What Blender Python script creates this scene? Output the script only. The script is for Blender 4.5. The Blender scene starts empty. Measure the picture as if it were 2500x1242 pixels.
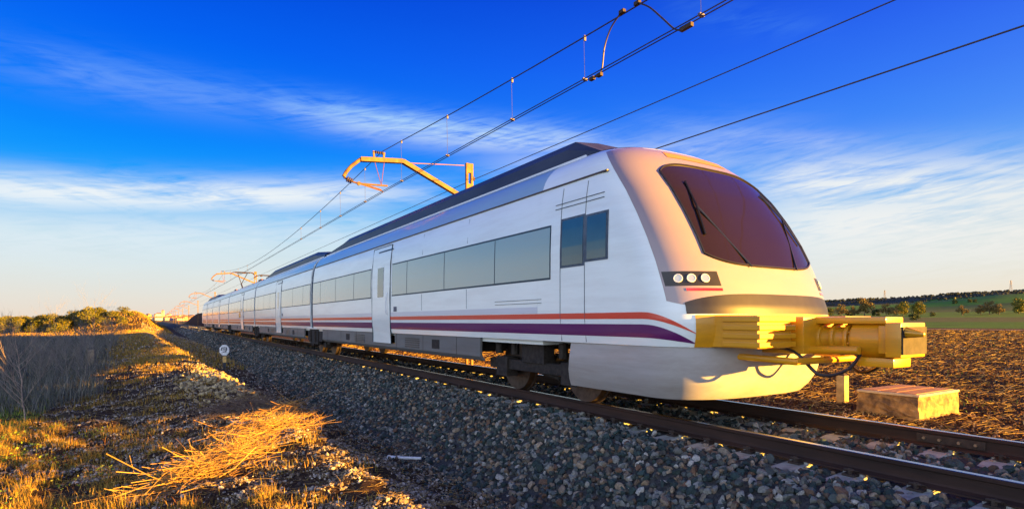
import bpy, bmesh, math, random
import numpy as np
from mathutils import Vector, Matrix
random.seed(7)
rng = np.random.default_rng(7)
scn = bpy.context.scene
COL = scn.collection
R = math.radians

# ---------------------------------------------------------------- camera, sky, sun, exposure
# z = 0 is the top of the rails, the track runs along +Y, x grows to the right of the photographer
F, XC, YH = 1389.0, 1250.0, 783.0        # focal length, centre column and horizon row measured on the photograph
TH = math.atan((XC - 385.0) / F)         # angle between view and track
ZC = 1.145
CS, SN = math.cos(TH), math.sin(TH)
cam = bpy.data.cameras.new('camera')
co = bpy.data.objects.new('camera', cam); COL.objects.link(co)
cam.lens = 20.0; cam.sensor_width = 36.0
cam.shift_y = (YH - 621.0) / 2500.0
cam.clip_start = 0.05; cam.clip_end = 20000
co.location = (0, 0, ZC); co.rotation_euler = (R(90), 0, -TH)
scn.camera = co
scn.view_settings.view_transform = 'Standard'
scn.view_settings.look = 'None'
scn.view_settings.exposure = 2.8
scn.view_settings.gamma = 1.0
SUN_EL = R(4.9)
SUN_AZ = R(90 + 53)                        # clockwise from +Y
sl = bpy.data.lights.new('sun', 'SUN'); sl.energy = 5.0; sl.angle = R(0.5); sl.color = (1.0, 0.48, 0.06)
so = bpy.data.objects.new('sun', sl); COL.objects.link(so)
sd = Vector((math.sin(SUN_AZ) * math.cos(SUN_EL), math.cos(SUN_AZ) * math.cos(SUN_EL), math.sin(SUN_EL)))
so.rotation_euler = (-sd).to_track_quat('-Z', 'Y').to_euler()
so.location = (30, -10, 20)

def lin(c):
    c = c / 255.0
    return c / 12.92 if c <= 0.04045 else ((c + 0.055) / 1.055) ** 2.4
def rgb(r, g, b, k=1.0): return (lin(r) * k, lin(g) * k, lin(b) * k, 1)

def P(px, py, x=None, s=None, z=None, Z=None):
    """point seen at photo pixel (px, py) on the plane x=, y=s, z= or at depth Z"""
    u, v = (px - XC) / F, (YH - py) / F
    d = Vector((SN + u * CS, CS - u * SN, v))
    if x is not None: t = x / d.x
    elif s is not None: t = s / d.y
    elif z is not None: t = (z - ZC) / d.z
    else: t = Z
    return Vector((0, 0, ZC)) + d * t

def make_world():
    w = bpy.data.worlds.new('World'); scn.world = w; w.use_nodes = True
    nt = w.node_tree; N = nt.nodes; L = nt.links; N.clear()
    out = N.new('ShaderNodeOutputWorld'); bg = N.new('ShaderNodeBackground')
    L.new(bg.outputs[0], out.inputs[0])
    tc = N.new('ShaderNodeTexCoord'); sep = N.new('ShaderNodeSeparateXYZ'); L.new(tc.outputs['Generated'], sep.inputs[0])
    def val(v):
        return v
    def m(op, a, b=None, c=None, clamp=False):
        n = N.new('ShaderNodeMath'); n.operation = op; n.use_clamp = clamp
        for i, v in enumerate((a, b, c)):
            if v is None: continue
            if isinstance(v, (int, float)): n.inputs[i].default_value = v
            else: L.new(v, n.inputs[i])
        return n.outputs[0]
    el = m('ARCSINE', sep.outputs[2]); az = m('ARCTAN2', sep.outputs[0], sep.outputs[1])
    # wispy noise used for the cloud streaks and to break up the gradient
    cmb = N.new('ShaderNodeCombineXYZ')
    tilt = m('ADD', el, m('MULTIPLY', az, 0.10))
    L.new(m('MULTIPLY', az, 2.2), cmb.inputs[0]); L.new(m('MULTIPLY', tilt, 17.0), cmb.inputs[1])
    n1 = N.new('ShaderNodeTexNoise'); n1.inputs['Scale'].default_value = 1.6; n1.inputs['Detail'].default_value = 9
    n1.inputs['Roughness'].default_value = 0.62; n1.inputs['Distortion'].default_value = 0.7; L.new(cmb.outputs[0], n1.inputs['Vector'])
    cmb2 = N.new('ShaderNodeCombineXYZ')
    tilt2 = m('SUBTRACT', el, m('MULTIPLY', az, 0.16))
    L.new(m('MULTIPLY', az, 7.0), cmb2.inputs[0]); L.new(m('MULTIPLY', tilt2, 60.0), cmb2.inputs[1])
    n2 = N.new('ShaderNodeTexNoise'); n2.inputs['Scale'].default_value = 1.3; n2.inputs['Detail'].default_value = 8
    n2.inputs['Roughness'].default_value = 0.65; n2.inputs['Distortion'].default_value = 1.2; L.new(cmb2.outputs[0], n2.inputs['Vector'])
    streak = m('ADD', m('MULTIPLY', n1.outputs[0], 0.55), m('MULTIPLY', n2.outputs[0], 0.45))
    ramp = N.new('ShaderNodeValToRGB'); cr = ramp.color_ramp
    stops = [(0.0, (236, 218, 200)), (0.035, (230, 226, 216)), (0.075, (220, 230, 230)), (0.12, (196, 224, 238)), (0.165, (120, 194, 246)),
             (0.215, (10, 156, 252)), (0.28, (0, 132, 252)), (0.34, (0, 116, 248)), (0.42, (0, 96, 240)), (0.52, (0, 74, 220)), (1.0, (10, 60, 165))]
    while len(cr.elements) > 1: cr.elements.remove(cr.elements[0])
    cr.elements[0].position = stops[0][0]; cr.elements[0].color = rgb(*stops[0][1])
    for p, c in stops[1:]:
        e = cr.elements.new(p); e.color = rgb(*c)
    wob = m('MULTIPLY', m('SUBTRACT', streak, 0.5), 0.02)
    L.new(m('ADD', el, wob), ramp.inputs[0])
    # cirrus bands, each between two directions of the sky
    def ang(px, py):
        d = P(px, py, Z=1) - Vector((0, 0, ZC)); return math.atan2(d.x, d.y), math.atan2(d.z, math.hypot(d.x, d.y))
    bands = [((0, 130), (720, 258), 42, .22), ((690, 255), (1450, 345), 36, .85), ((-400, 442), (1000, 468), 36, 1.0),
             ((1200, 400), (1900, 350), 60, .40), ((1850, 445), (2700, 462), 66, 1.0), ((1850, 545), (2800, 540), 100, 1.0),
             ((1600, 300), (2300, 380), 30, .30), ((-300, 560), (1000, 560), 60, .5), ((2250, 395), (2480, 370), 12, .3), ((1650, 20), (2000, 70), 30, .12)]
    total = None
    for (a, b, th, k) in bands:
        (a1, e1), (a2, e2) = ang(*a), ang(*b)
        mx, my = (a1 + a2) / 2, (e1 + e2) / 2; half = math.hypot(a2 - a1, e2 - e1) / 2; t = math.atan2(e2 - e1, a2 - a1)
        dx = m('SUBTRACT', az, mx); dy = m('SUBTRACT', el, my)
        q = m('ADD', m('MULTIPLY', dx, math.cos(t) / half), m('MULTIPLY', dy, math.sin(t) / half))
        r_ = m('ADD', m('MULTIPLY', dx, -math.sin(t) / (th / F * 0.85)), m('MULTIPLY', dy, math.cos(t) / (th / F * 0.85)))
        dist = m('ADD', m('POWER', m('ABSOLUTE', q), 4.0), m('MULTIPLY', r_, r_))
        g = m('EXPONENT', m('MULTIPLY', dist, -0.8))
        s_ = m('MULTIPLY', g, k)
        total = s_ if total is None else m('MAXIMUM', total, s_)
    thr_hi = m('MULTIPLY_ADD', streak, 4.4, -1.75, clamp=True); thr_lo = m('MULTIPLY_ADD', streak, 4.6, -1.45, clamp=True)
    lowmix = m('MULTIPLY_ADD', el, -9.0, 3.5, clamp=True)
    thr = m('ADD', m('MULTIPLY', thr_lo, lowmix), m('MULTIPLY', thr_hi, m('SUBTRACT', 1.0, lowmix)))
    cloud = m('MULTIPLY', total, thr, clamp=True)
    # sun-side warmth near the horizon
    warm = m('POWER', m('MULTIPLY_ADD', m('COSINE', m('SUBTRACT', az, SUN_AZ)), 0.5, 0.5, clamp=True), 2.0)
    low = m('EXPONENT', m('MULTIPLY', m('ABSOLUTE', el), -6.5))
    wf = m('MULTIPLY', m('MULTIPLY', warm, low), 0.95, clamp=True)
    mx1 = N.new('ShaderNodeMix'); mx1.data_type = 'RGBA'
    L.new(cloud, mx1.inputs[0]); L.new(ramp.outputs[0], mx1.inputs[6]); mxc = N.new('ShaderNodeMix'); mxc.data_type = 'RGBA'; L.new(lowmix, mxc.inputs[0]); mxc.inputs[6].default_value = rgb(128, 214, 255); mxc.inputs[7].default_value = rgb(236, 243, 247)
    L.new(mxc.outputs[2], mx1.inputs[7])
    mx2 = N.new('ShaderNodeMix'); mx2.data_type = 'RGBA'
    L.new(wf, mx2.inputs[0]); L.new(mx1.outputs[2], mx2.inputs[6]); mx2.inputs[7].default_value = rgb(255, 226, 180)
    # glow added to the unseen sky left and behind, to brighten the train side
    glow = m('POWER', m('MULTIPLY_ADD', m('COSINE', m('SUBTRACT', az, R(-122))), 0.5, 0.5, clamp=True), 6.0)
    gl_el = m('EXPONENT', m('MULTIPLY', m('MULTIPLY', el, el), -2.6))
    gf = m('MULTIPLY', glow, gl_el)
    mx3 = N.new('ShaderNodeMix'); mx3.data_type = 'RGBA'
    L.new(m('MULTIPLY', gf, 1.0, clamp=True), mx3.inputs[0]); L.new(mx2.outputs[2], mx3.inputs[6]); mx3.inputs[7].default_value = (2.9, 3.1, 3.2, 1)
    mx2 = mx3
    sky = N.new('ShaderNodeTexSky'); sky.sky_type = 'NISHITA'; sky.sun_disc = False
    sky.sun_elevation = SUN_EL; sky.sun_rotation = SUN_AZ
    sc_ = N.new('ShaderNodeMix'); sc_.data_type = 'RGBA'; sc_.blend_type = 'ADD'; sc_.inputs[0].default_value = 1.0
    sm = N.new('ShaderNodeMix'); sm.data_type = 'RGBA'; sm.blend_type = 'MULTIPLY'; sm.inputs[0].default_value = 1.0
    L.new(sky.outputs[0], sm.inputs[6]); sm.inputs[7].default_value = (0.0004, 0.001, 0.002, 1)
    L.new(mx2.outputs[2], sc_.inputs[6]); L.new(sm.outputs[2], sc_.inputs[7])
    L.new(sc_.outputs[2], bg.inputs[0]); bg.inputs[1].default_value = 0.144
make_world()

# ---------------------------------------------------------------- helpers
def new_mat(name, col, rough=0.8, metal=0.0, spec=0.5, coat=0.0, var=0.0, vscale=8.0, bump=0.0, bscale=30.0, col2=None, island=None,
            trans=0.0, emit=None, stretch=None):
    m = bpy.data.materials.new(name); m.use_nodes = True
    nt = m.node_tree; N = nt.nodes; L = nt.links
    b = N['Principled BSDF']
    c = tuple(col[:3]) + (1,)
    b.inputs['Base Color'].default_value = c; b.inputs['Roughness'].default_value = rough
    b.inputs['Metallic'].default_value = metal; b.inputs['Specular IOR Level'].default_value = spec
    b.inputs['Coat Weight'].default_value = coat; b.inputs['Coat Roughness'].default_value = 0.06
    if trans: b.inputs['Subsurface Weight'].default_value = 0
    if emit: b.inputs['Emission Color'].default_value = tuple(emit[:3]) + (1,); b.inputs['Emission Strength'].default_value = emit[3]
    tc = N.new('ShaderNodeTexCoord'); vec = tc.outputs['Object']
    if stretch:
        mp = N.new('ShaderNodeMapping'); mp.inputs['Scale'].default_value = stretch; L.new(vec, mp.inputs[0]); vec = mp.outputs[0]
    last = None
    if island:                            # one colour per stone / blade / leaf
        g = N.new('ShaderNodeNewGeometry'); r_ = N.new('ShaderNodeValToRGB'); r_.color_ramp.interpolation = 'LINEAR'
        cr = r_.color_ramp
        while len(cr.elements) > 1: cr.elements.remove(cr.elements[0])
        for i, cc in enumerate(island):
            p = i / (len(island) - 1)
            if i == 0: cr.elements[0].position = 0; cr.elements[0].color = tuple(cc) + (1,)
            else: cr.elements.new(p).color = tuple(cc) + (1,)
        L.new(g.outputs['Random Per Island'], r_.inputs[0]); last = r_.outputs[0]
    if var > 0 or col2 is not None:
        n = N.new('ShaderNodeTexNoise'); n.inputs['Scale'].default_value = vscale; n.inputs['Detail'].default_value = 7
        n.inputs['Roughness'].default_value = 0.6; L.new(vec, n.inputs['Vector'])
        cr = N.new('ShaderNodeValToRGB'); L.new(n.outputs[0], cr.inputs[0])
        cr.color_ramp.elements[0].position = 0.36; cr.color_ramp.elements[1].position = 0.64
        if last is None:
            c2 = tuple(col2[:3]) + (1,) if col2 is not None else tuple(min(1, x * (1 + var)) for x in col[:3]) + (1,)
            c1 = c if col2 is not None else tuple(x * (1 - var) for x in col[:3]) + (1,)
            cr.color_ramp.elements[0].color = c1; cr.color_ramp.elements[1].color = c2; last = cr.outputs[0]
        else:
            cr.color_ramp.elements[0].color = (1 - var,) * 3 + (1,); cr.color_ramp.elements[1].color = (1 + var * .6,) * 3 + (1,)
            mx = N.new('ShaderNodeMix'); mx.data_type = 'RGBA'; mx.blend_type = 'MULTIPLY'; mx.inputs[0].default_value = 1
            L.new(last, mx.inputs[6]); L.new(cr.outputs[0], mx.inputs[7]); last = mx.outputs[2]
    if last is not None: L.new(last, b.inputs['Base Color'])
    if bump > 0:
        n = N.new('ShaderNodeTexNoise'); n.inputs['Scale'].default_value = bscale; n.inputs['Detail'].default_value = 8
        L.new(vec, n.inputs['Vector'])
        bp = N.new('ShaderNodeBump'); bp.inputs['Strength'].default_value = 1.0; bp.inputs['Distance'].default_value = bump
        L.new(n.outputs[0], bp.inputs['Height']); L.new(bp.outputs[0], b.inputs['Normal'])
    return m

def mesh_np(name, V, faces, k, mat, parent=None, smooth=False):
    """V (n,3), faces (m,k)"""
    me = bpy.data.meshes.new(name)
    V = np.ascontiguousarray(V, dtype=np.float32); faces = np.ascontiguousarray(faces, dtype=np.int32)
    me.vertices.add(len(V)); me.vertices.foreach_set('co', V.ravel())
    me.loops.add(faces.size); me.loops.foreach_set('vertex_index', faces.ravel())
    me.polygons.add(len(faces)); me.polygons.foreach_set('loop_start', np.arange(0, faces.size, k, dtype=np.int32))
    me.polygons.foreach_set('loop_total', np.full(len(faces), k, dtype=np.int32))
    me.update(calc_edges=True)
    me.polygons.foreach_set('use_smooth', np.full(len(faces), smooth, dtype=bool))
    if mat: me.materials.append(mat)
    o = bpy.data.objects.new(name, me); COL.objects.link(o)
    if parent: o.parent = parent
    return o

class MB:
    def __init__(s): s.v = []; s.f = []
    def add(s, vs, fs):
        n = len(s.v); s.v += [tuple(v) for v in vs]; s.f += [tuple(i + n for i in f) for f in fs]; return s
    def box(s, x0, x1, y0, y1, z0, z1, M=None):
        vs = [(x0, y0, z0), (x1, y0, z0), (x1, y1, z0), (x0, y1, z0), (x0, y0, z1), (x1, y0, z1), (x1, y1, z1), (x0, y1, z1)]
        if M is not None: vs = [M @ Vector(v) for v in vs]
        return s.add(vs, [(3, 2, 1, 0), (4, 5, 6, 7), (0, 1, 5, 4), (1, 2, 6, 5), (2, 3, 7, 6), (3, 0, 4, 7)])
    def bar(s, a, b, w, h=None):
        """square bar from a to b"""
        a, b = Vector(a), Vector(b); h = h or w
        d = (b - a).normalized(); up = Vector((0, 0, 1)) if abs(d.z) < .95 else Vector((1, 0, 0))
        r = d.cross(up).normalized(); u = r.cross(d)
        vs = []
        for p in (a, b):
            for (i, j) in ((-1, -1), (1, -1), (1, 1), (-1, 1)): vs.append(p + r * (i * w / 2) + u * (j * h / 2))
        return s.add(vs, [(3, 2, 1, 0), (4, 5, 6, 7), (0, 1, 5, 4), (1, 2, 6, 5), (2, 3, 7, 6), (3, 0, 4, 7)])
    def tube(s, pts, r, n=6, r1=None, caps=True):
        pts = [Vector(p) for p in pts]; m = len(pts); n0 = len(s.v)
        pr = None
        for i, p in enumerate(pts):
            d = (pts[min(i + 1, m - 1)] - pts[max(i - 1, 0)]).normalized()
            if pr is None:
                up = Vector((0, 0, 1)) if abs(d.z) < .9 else Vector((1, 0, 0)); pr = d.cross(up).normalized()
            else: pr = (pr - d * pr.dot(d)).normalized()
            u = pr.cross(d); rr = r if r1 is None else r + (r1 - r) * i / (m - 1)
            for k in range(n):
                a = 2 * math.pi * k / n; s.v.append(tuple(p + pr * (rr * math.cos(a)) + u * (rr * math.sin(a))))
        for i in range(m - 1):
            for k in range(n):
                a = n0 + i * n + k; b = n0 + i * n + (k + 1) % n; s.f.append((a, b, b + n, a + n))
        if caps:
            s.f.append(tuple(n0 + k for k in range(n - 1, -1, -1))); s.f.append(tuple(n0 + (m - 1) * n + k for k in range(n)))
        return s
    def disc(s, c, axis, r, h, n=20):
        c = Vector(c); a = Vector(axis).normalized(); return s.tube([c - a * h / 2, c + a * h / 2], r, n)
    def prism(s, prof, y0, y1):
        """closed (x,z) profile extruded along y"""
        n = len(prof); vs = [(x, y0, z) for x, z in prof] + [(x, y1, z) for x, z in prof]
        fs = [(i, (i + 1) % n, n + (i + 1) % n, n + i) for i in range(n)]
        return s.add(vs, fs + [tuple(range(n - 1, -1, -1)), tuple(range(n, 2 * n))])
    def build(s, name, mat, parent=None, smooth=False, bevel=0.0, auto=True):
        me = bpy.data.meshes.new(name); me.from_pydata(s.v, [], s.f); me.update()
        bm = bmesh.new(); bm.from_mesh(me)
        bmesh.ops.recalc_face_normals(bm, faces=bm.faces)
        if bevel > 0:
            bmesh.ops.bevel(bm, geom=[e for e in bm.edges if len(e.link_faces) == 2 and e.calc_face_angle(0) > .5] , offset=bevel, segments=2, affect='EDGES', profile=.6)
        bm.to_mesh(me); bm.free()
        if smooth:
            for p in me.polygons: p.use_smooth = True
            if auto:
                try: me.set_sharp_from_angle(angle=R(38))
                except Exception: pass
        me.materials.append(mat)
        o = bpy.data.objects.new(name, me); COL.objects.link(o)
        if parent: o.parent = parent
        return o

def tag(o, label=None, cat=None, group=None, kind=None):
    if label: o['label'] = label
    if cat: o['category'] = cat
    if group: o['group'] = group
    if kind: o['kind'] = kind
    return o
def empty(name, loc=(0, 0, 0), rz=0):
    o = bpy.data.objects.new(name, None); COL.objects.link(o); o.location = loc; o.rotation_euler = (0, 0, rz); o.empty_display_size = .2; return o
def copy_tree(o, parent=None):
    c = o.copy(); COL.objects.link(c)
    if parent: c.parent = parent
    for ch in list(o.children): copy_tree(ch, c)
    return c

def sstep(t, a, b):
    t = np.clip((t - a) / (b - a), 0, 1); return t * t * (3 - 2 * t)
_ph = rng.uniform(0, 6.28, (40,)); _dir = rng.uniform(0, 6.28, (40,))
def wav(x, y, L0, n=10, k0=0):
    """smooth pseudo noise, wavelength about L0, range about -1..1"""
    r = 0
    for i in range(n):
        a = _dir[(i + k0) % 40]; f = 6.28 / L0 * (0.6 + 0.12 * i)
        r = r + np.sin((x * np.cos(a) + y * np.sin(a)) * f + _ph[(i * 3 + k0) % 40])
    return r / math.sqrt(n) * .8

# ---------------------------------------------------------------- ground
def gz(x, y):
    """height of the ground (below the ballast it stays flat)"""
    x = np.asarray(x, float); y = np.asarray(y, float)
    cx = 1.85 - 0.038 * np.clip(y - 8, 0, 110)        # crest of the near bank, drifts left with distance
    u = x - cx
    left = np.interp(u, [-300, -40, -12, -6, -3.85, -2.3, -1.0, -.2, 0.05, .3, .8, 1.3, 2.0], [-1.6, -1.35, -1.16, -1.04, -.88, -.68, -.53, -.47, -.475, -.56, -.80, -.88, -.9])
    right = np.interp(x, [3, 8.6, 9.4, 10.5, 14, 60, 170, 200, 373, 800, 1700, 4000],
                      [-.9, -.9, -.60, -.57, -.62, -.8, -.8, -.5, 4.2, 25, 76, 92])
    z = np.where(x < 4, left, right)
    sm = 0.035 * wav(x, y, 1.1) + .03 * wav(x, y, .45, k0=5)
    z = z + sm * np.where((x < 3.2), 1.0, 0.0) * sstep(np.abs(y), 300, 60) + np.where(x > 10, 1, 0) * .035 * wav(x, y, 2.2, k0=9) * sstep(x, 300, 90)
    z = z + .13 * sstep(y, 17, 12) * sstep(x, -.5, -2.0)
    # small mound of the ditch in the foreground, left cutting bank and right cutting bank far along the line
    z = z + 4.0 * sstep(x, 1.8, -5.0) * sstep(x, -17, -8) * sstep(y, 118, 150) * sstep(y, 330, 220)
    z = z + 4.6 * sstep(x, 8.6, 13.5) * sstep(y, 120, 160) * sstep(y, 350, 255) * sstep(x, 60, 30)
    z = np.where(x > 373, 4.2 + (z - 4.2) * (.66 + .34 * sstep(x / np.maximum(y, 1), 1.5, 3.4)), z)
    z = z + 6 * wav(x, y, 700, k0=3) * sstep(x, 350, 1100) + 2.0 * wav(x, y, 160, k0=13) * sstep(x, 350, 900)
    z = z + 14 * sstep(y, 1000, 3000) * sstep(x, 300, -100)
    return z

def axis(dense0, dense1, step, lim0, lim1, g=1.09):
    a = list(np.arange(dense0, dense1 + step / 2, step)); v = dense1; st = step
    while v < lim1: st *= g; v += st; a.append(min(v, lim1))
    v = dense0; st = step; b = []
    while v > lim0: st *= g; v -= st; b.append(max(v, lim0))
    return np.array(sorted(set(b)) + a)
def grid_obj(name, xs, ys, zf, mat, smooth=True):
    X, Y = np.meshgrid(xs, ys); Zz = zf(X, Y); n = len(xs); m = len(ys)
    V = np.stack([X.ravel(), Y.ravel(), Zz.ravel()], 1)
    i = np.arange(m - 1)[:, None] * n + np.arange(n - 1)[None, :]; i = i.ravel()
    return mesh_np(name, V, np.stack([i, i + 1, i + n + 1, i + n], 1), 4, mat, smooth=smooth)

def ground_material():
    m = bpy.data.materials.new('ground_soil'); m.use_nodes = True
    nt = m.node_tree; N = nt.nodes; L = nt.links; b = N['Principled BSDF']; b.inputs['Roughness'].default_value = .95
    b.inputs['Specular IOR Level'].default_value = .1
    tc = N.new('ShaderNodeTexCoord'); sep = N.new('ShaderNodeSeparateXYZ'); L.new(tc.outputs['Object'], sep.inputs[0])
    def mm(op, a, b_=None, c=None, clamp=False):
        n = N.new('ShaderNodeMath'); n.operation = op; n.use_clamp = clamp
        for i, v in enumerate((a, b_, c)):
            if v is None: continue
            if isinstance(v, (int, float)): n.inputs[i].default_value = v
            else: L.new(v, n.inputs[i])
        return n.outputs[0]
    def noise(sc, det=6, vec=None, ro=.6):
        n = N.new('ShaderNodeTexNoise'); n.inputs['Scale'].default_value = sc; n.inputs['Detail'].default_value = det; n.inputs['Roughness'].default_value = ro
        L.new(vec or tc.outputs['Object'], n.inputs['Vector']); return n.outputs[0]
    def ramp(f, *st):
        r = N.new('ShaderNodeValToRGB'); cr = r.color_ramp
        while len(cr.elements) > 1: cr.elements.remove(cr.elements[0])
        cr.elements[0].position = st[0][0]; cr.elements[0].color = tuple(st[0][1]) + (1,)
        for p, c in st[1:]: cr.elements.new(p).color = tuple(c) + (1,)
        L.new(f, r.inputs[0]); return r.outputs[0]
    def mix(f, a, c):
        n = N.new('ShaderNodeMix'); n.data_type = 'RGBA'; L.new(f, n.inputs[0]) if not isinstance(f, (int, float)) else None
        L.new(a, n.inputs[6]); L.new(c, n.inputs[7]); return n.outputs[2]
    x = sep.outputs[0]; y = sep.outputs[1]
    nb = noise(1.3); nf = noise(14, 8, ro=.7); nl = noise(.012, 4); nm = noise(.08, 6)
    dirt = ramp(nf, (.3, (.022, .013, .009)), (.5, (.055, .033, .019)), (.68, (.13, .088, .052)))
    grassy = ramp(nb, (.35, (.025, .03, .009)), (.6, (.07, .05, .016)))
    left = mix(ramp(mm('ADD', nb, mm('MULTIPLY', x, -.05)), (.55, (0, 0, 0)), (.78, (1, 1, 1))), dirt, grassy)
    plough = ramp(nf, (.3, (.02, .010, .006)), (.52, (.055, .028, .015)), (.72, (.13, .07, .035)))
    mp = N.new('ShaderNodeMapping'); mp.inputs['Scale'].default_value = (.010, .0022, .01); mp.inputs['Rotation'].default_value = (0, 0, .15); L.new(tc.outputs['Object'], mp.inputs[0])
    fields = N.new('ShaderNodeTexVoronoi'); fields.inputs['Scale'].default_value = 1.0; L.new(mp.outputs[0], fields.inputs['Vector'])
    sc2 = N.new('ShaderNodeSeparateColor'); L.new(fields.outputs['Color'], sc2.inputs[0])
    green = ramp(sc2.outputs[0], (.0, (.06, .12, .025)), (.35, (.10, .25, .02)), (.6, (.15, .14, .05)), (.8, (.07, .15, .025)), (1, (.17, .12, .06)))
    green = mix(ramp(nm, (.5, (0, 0, 0)), (.75, (.6, .6, .6))), green, ramp(nf, (.3, (.03, .05, .012)), (.7, (.06, .08, .02))))
    scrub = ramp(noise(.05, 7), (.4, (.03, .036, .026)), (.7, (.06, .065, .042)))
    xs = mm('ADD', x, mm('MULTIPLY', mm('SUBTRACT', nl, .5), 240))
    t_green = mm('MULTIPLY_ADD', x, 1 / 12., -172 / 12., clamp=True)
    t_scrub = mm('MULTIPLY_ADD', xs, 1 / 120., -1080 / 120., clamp=True)
    track = mm('MULTIPLY', mm('MULTIPLY_ADD', x, 1 / 3., -150 / 3., clamp=True), mm('MULTIPLY_ADD', x, -1 / 3., 163 / 3., clamp=True))
    rt = mix(track, plough, ramp(nf, (.3, (.30, .19, .10)), (.7, (.42, .30, .17))))
    rt = mix(t_green, rt, green); rt = mix(t_scrub, rt, scrub)
    side = mm('MULTIPLY_ADD', x, .5, -2.0, clamp=True)
    col = mix(side, left, rt)
    # far left plain: olive and dry grass
    far = mm('MULTIPLY', mm('MULTIPLY_ADD', y, 1 / 80., -250 / 80., clamp=True), mm('MULTIPLY_ADD', x, -1 / 50., 140 / 50., clamp=True))
    col = mix(far, col, ramp(nm, (.4, (.09, .08, .03)), (.65, (.22, .16, .07))))
    L.new(col, b.inputs['Base Color'])
    bp = N.new('ShaderNodeBump'); bp.inputs['Distance'].default_value = .05; L.new(noise(9, 10, ro=.72), bp.inputs['Height']); L.new(bp.outputs[0], b.inputs['Normal'])
    return m
ground = grid_obj('ground', axis(-7, 14, .12, -5000, 5000), axis(0, 26, .14, -3000, 6000), gz, ground_material())
tag(ground, kind='structure')

# ballast bed: trapezoid under the track
M_bed = new_mat('ballast_dark', (.010, .014, .016), .95, vscale=22, bump=.03, bscale=26, col2=(.05, .05, .048))
BX = [3.0, 3.25, 4.35, 4.7, 7.45, 7.85, 8.95, 9.2]; BZ = [-1.0, -.86, -.255, -.215, -.215, -.255, -.62, -.8]
def bz(x, y): return np.interp(x, BX, BZ) + .012 * wav(x, y, .7)
ysb = axis(-3, 30, .25, -40, 900, 1.06)
bed = grid_obj('ballast_bed', np.array([3.0, 3.25, 3.5, 3.75, 4.0, 4.2, 4.35, 4.5, 4.7, 5.2, 5.8, 6.4, 7.0, 7.45, 7.65, 7.85, 8.1, 8.4, 8.7, 8.95, 9.2]), ysb, bz, M_bed)
tag(bed, kind='structure')

# ---------------------------------------------------------------- scattered stones, clods, grass ("stuff")
def ico(sub):
    bm = bmesh.new(); bmesh.ops.create_icosphere(bm, subdivisions=sub, radius=1); bm.verts.ensure_lookup_table()
    V = np.array([v.co[:] for v in bm.verts]); Fc = np.array([[v.index for v in f.verts] for f in bm.faces]); bm.free(); return V, Fc
def rot_mats(n, flat=False):
    q = rng.normal(size=(n, 4)); q /= np.linalg.norm(q, axis=1)[:, None]
    w, x, y, z = q.T
    return np.stack([1 - 2 * (y * y + z * z), 2 * (x * y - z * w), 2 * (x * z + y * w), 2 * (x * y + z * w), 1 - 2 * (x * x + z * z), 2 * (y * z - x * w),
                     2 * (x * z - y * w), 2 * (y * z + x * w), 1 - 2 * (x * x + y * y)], 1).reshape(n, 3, 3)
def rocks(pos, size, sub=1, jit=.22, squash=(.55, 1.0)):
    V0, F0 = ico(sub); K = 12; n = len(pos)
    prot = []
    for _ in range(K):
        v = V0.copy()
        for _c in range(9):                       # chip flat facets off the pebble
            d = rng.normal(size=3); d /= np.linalg.norm(d); h = rng.uniform(.42, .80)
            t = v @ d; v -= np.outer(np.clip(t - h, 0, None), d)
        prot.append(v * (1 + rng.normal(size=(len(v), 1)) * jit * .25))
    prot = np.array(prot); k = rng.integers(0, K, n)
    sc = np.stack([rng.uniform(.8, 1.15, n), rng.uniform(squash[0] + .15, 1, n), rng.uniform(squash[0], squash[1] * .85, n)], 1) * size[:, None]
    v = prot[k] * sc[:, None, :]; v = np.einsum('nij,nvj->nvi', rot_mats(n), v) + pos[:, None, :]
    Fc = (F0[None] + (np.arange(n) * len(V0))[:, None, None]).reshape(-1, 3)
    return v.reshape(-1, 3), Fc
def join(parts):
    Vs, Fs, o = [], [], 0
    for v, f in parts: Vs.append(v); Fs.append(f + o); o += len(v)
    return np.concatenate(Vs), np.concatenate(Fs)
def depth(x, y): return x * SN + y * CS
def colx(x, y): return XC + F * (x * CS - y * SN) / np.maximum(depth(x, y), .01)
def in_view(x, y, mg=160, zmin=1.5): return (depth(x, y) > zmin) & (colx(x, y) > -mg) & (colx(x, y) < 2500 + mg)

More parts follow.
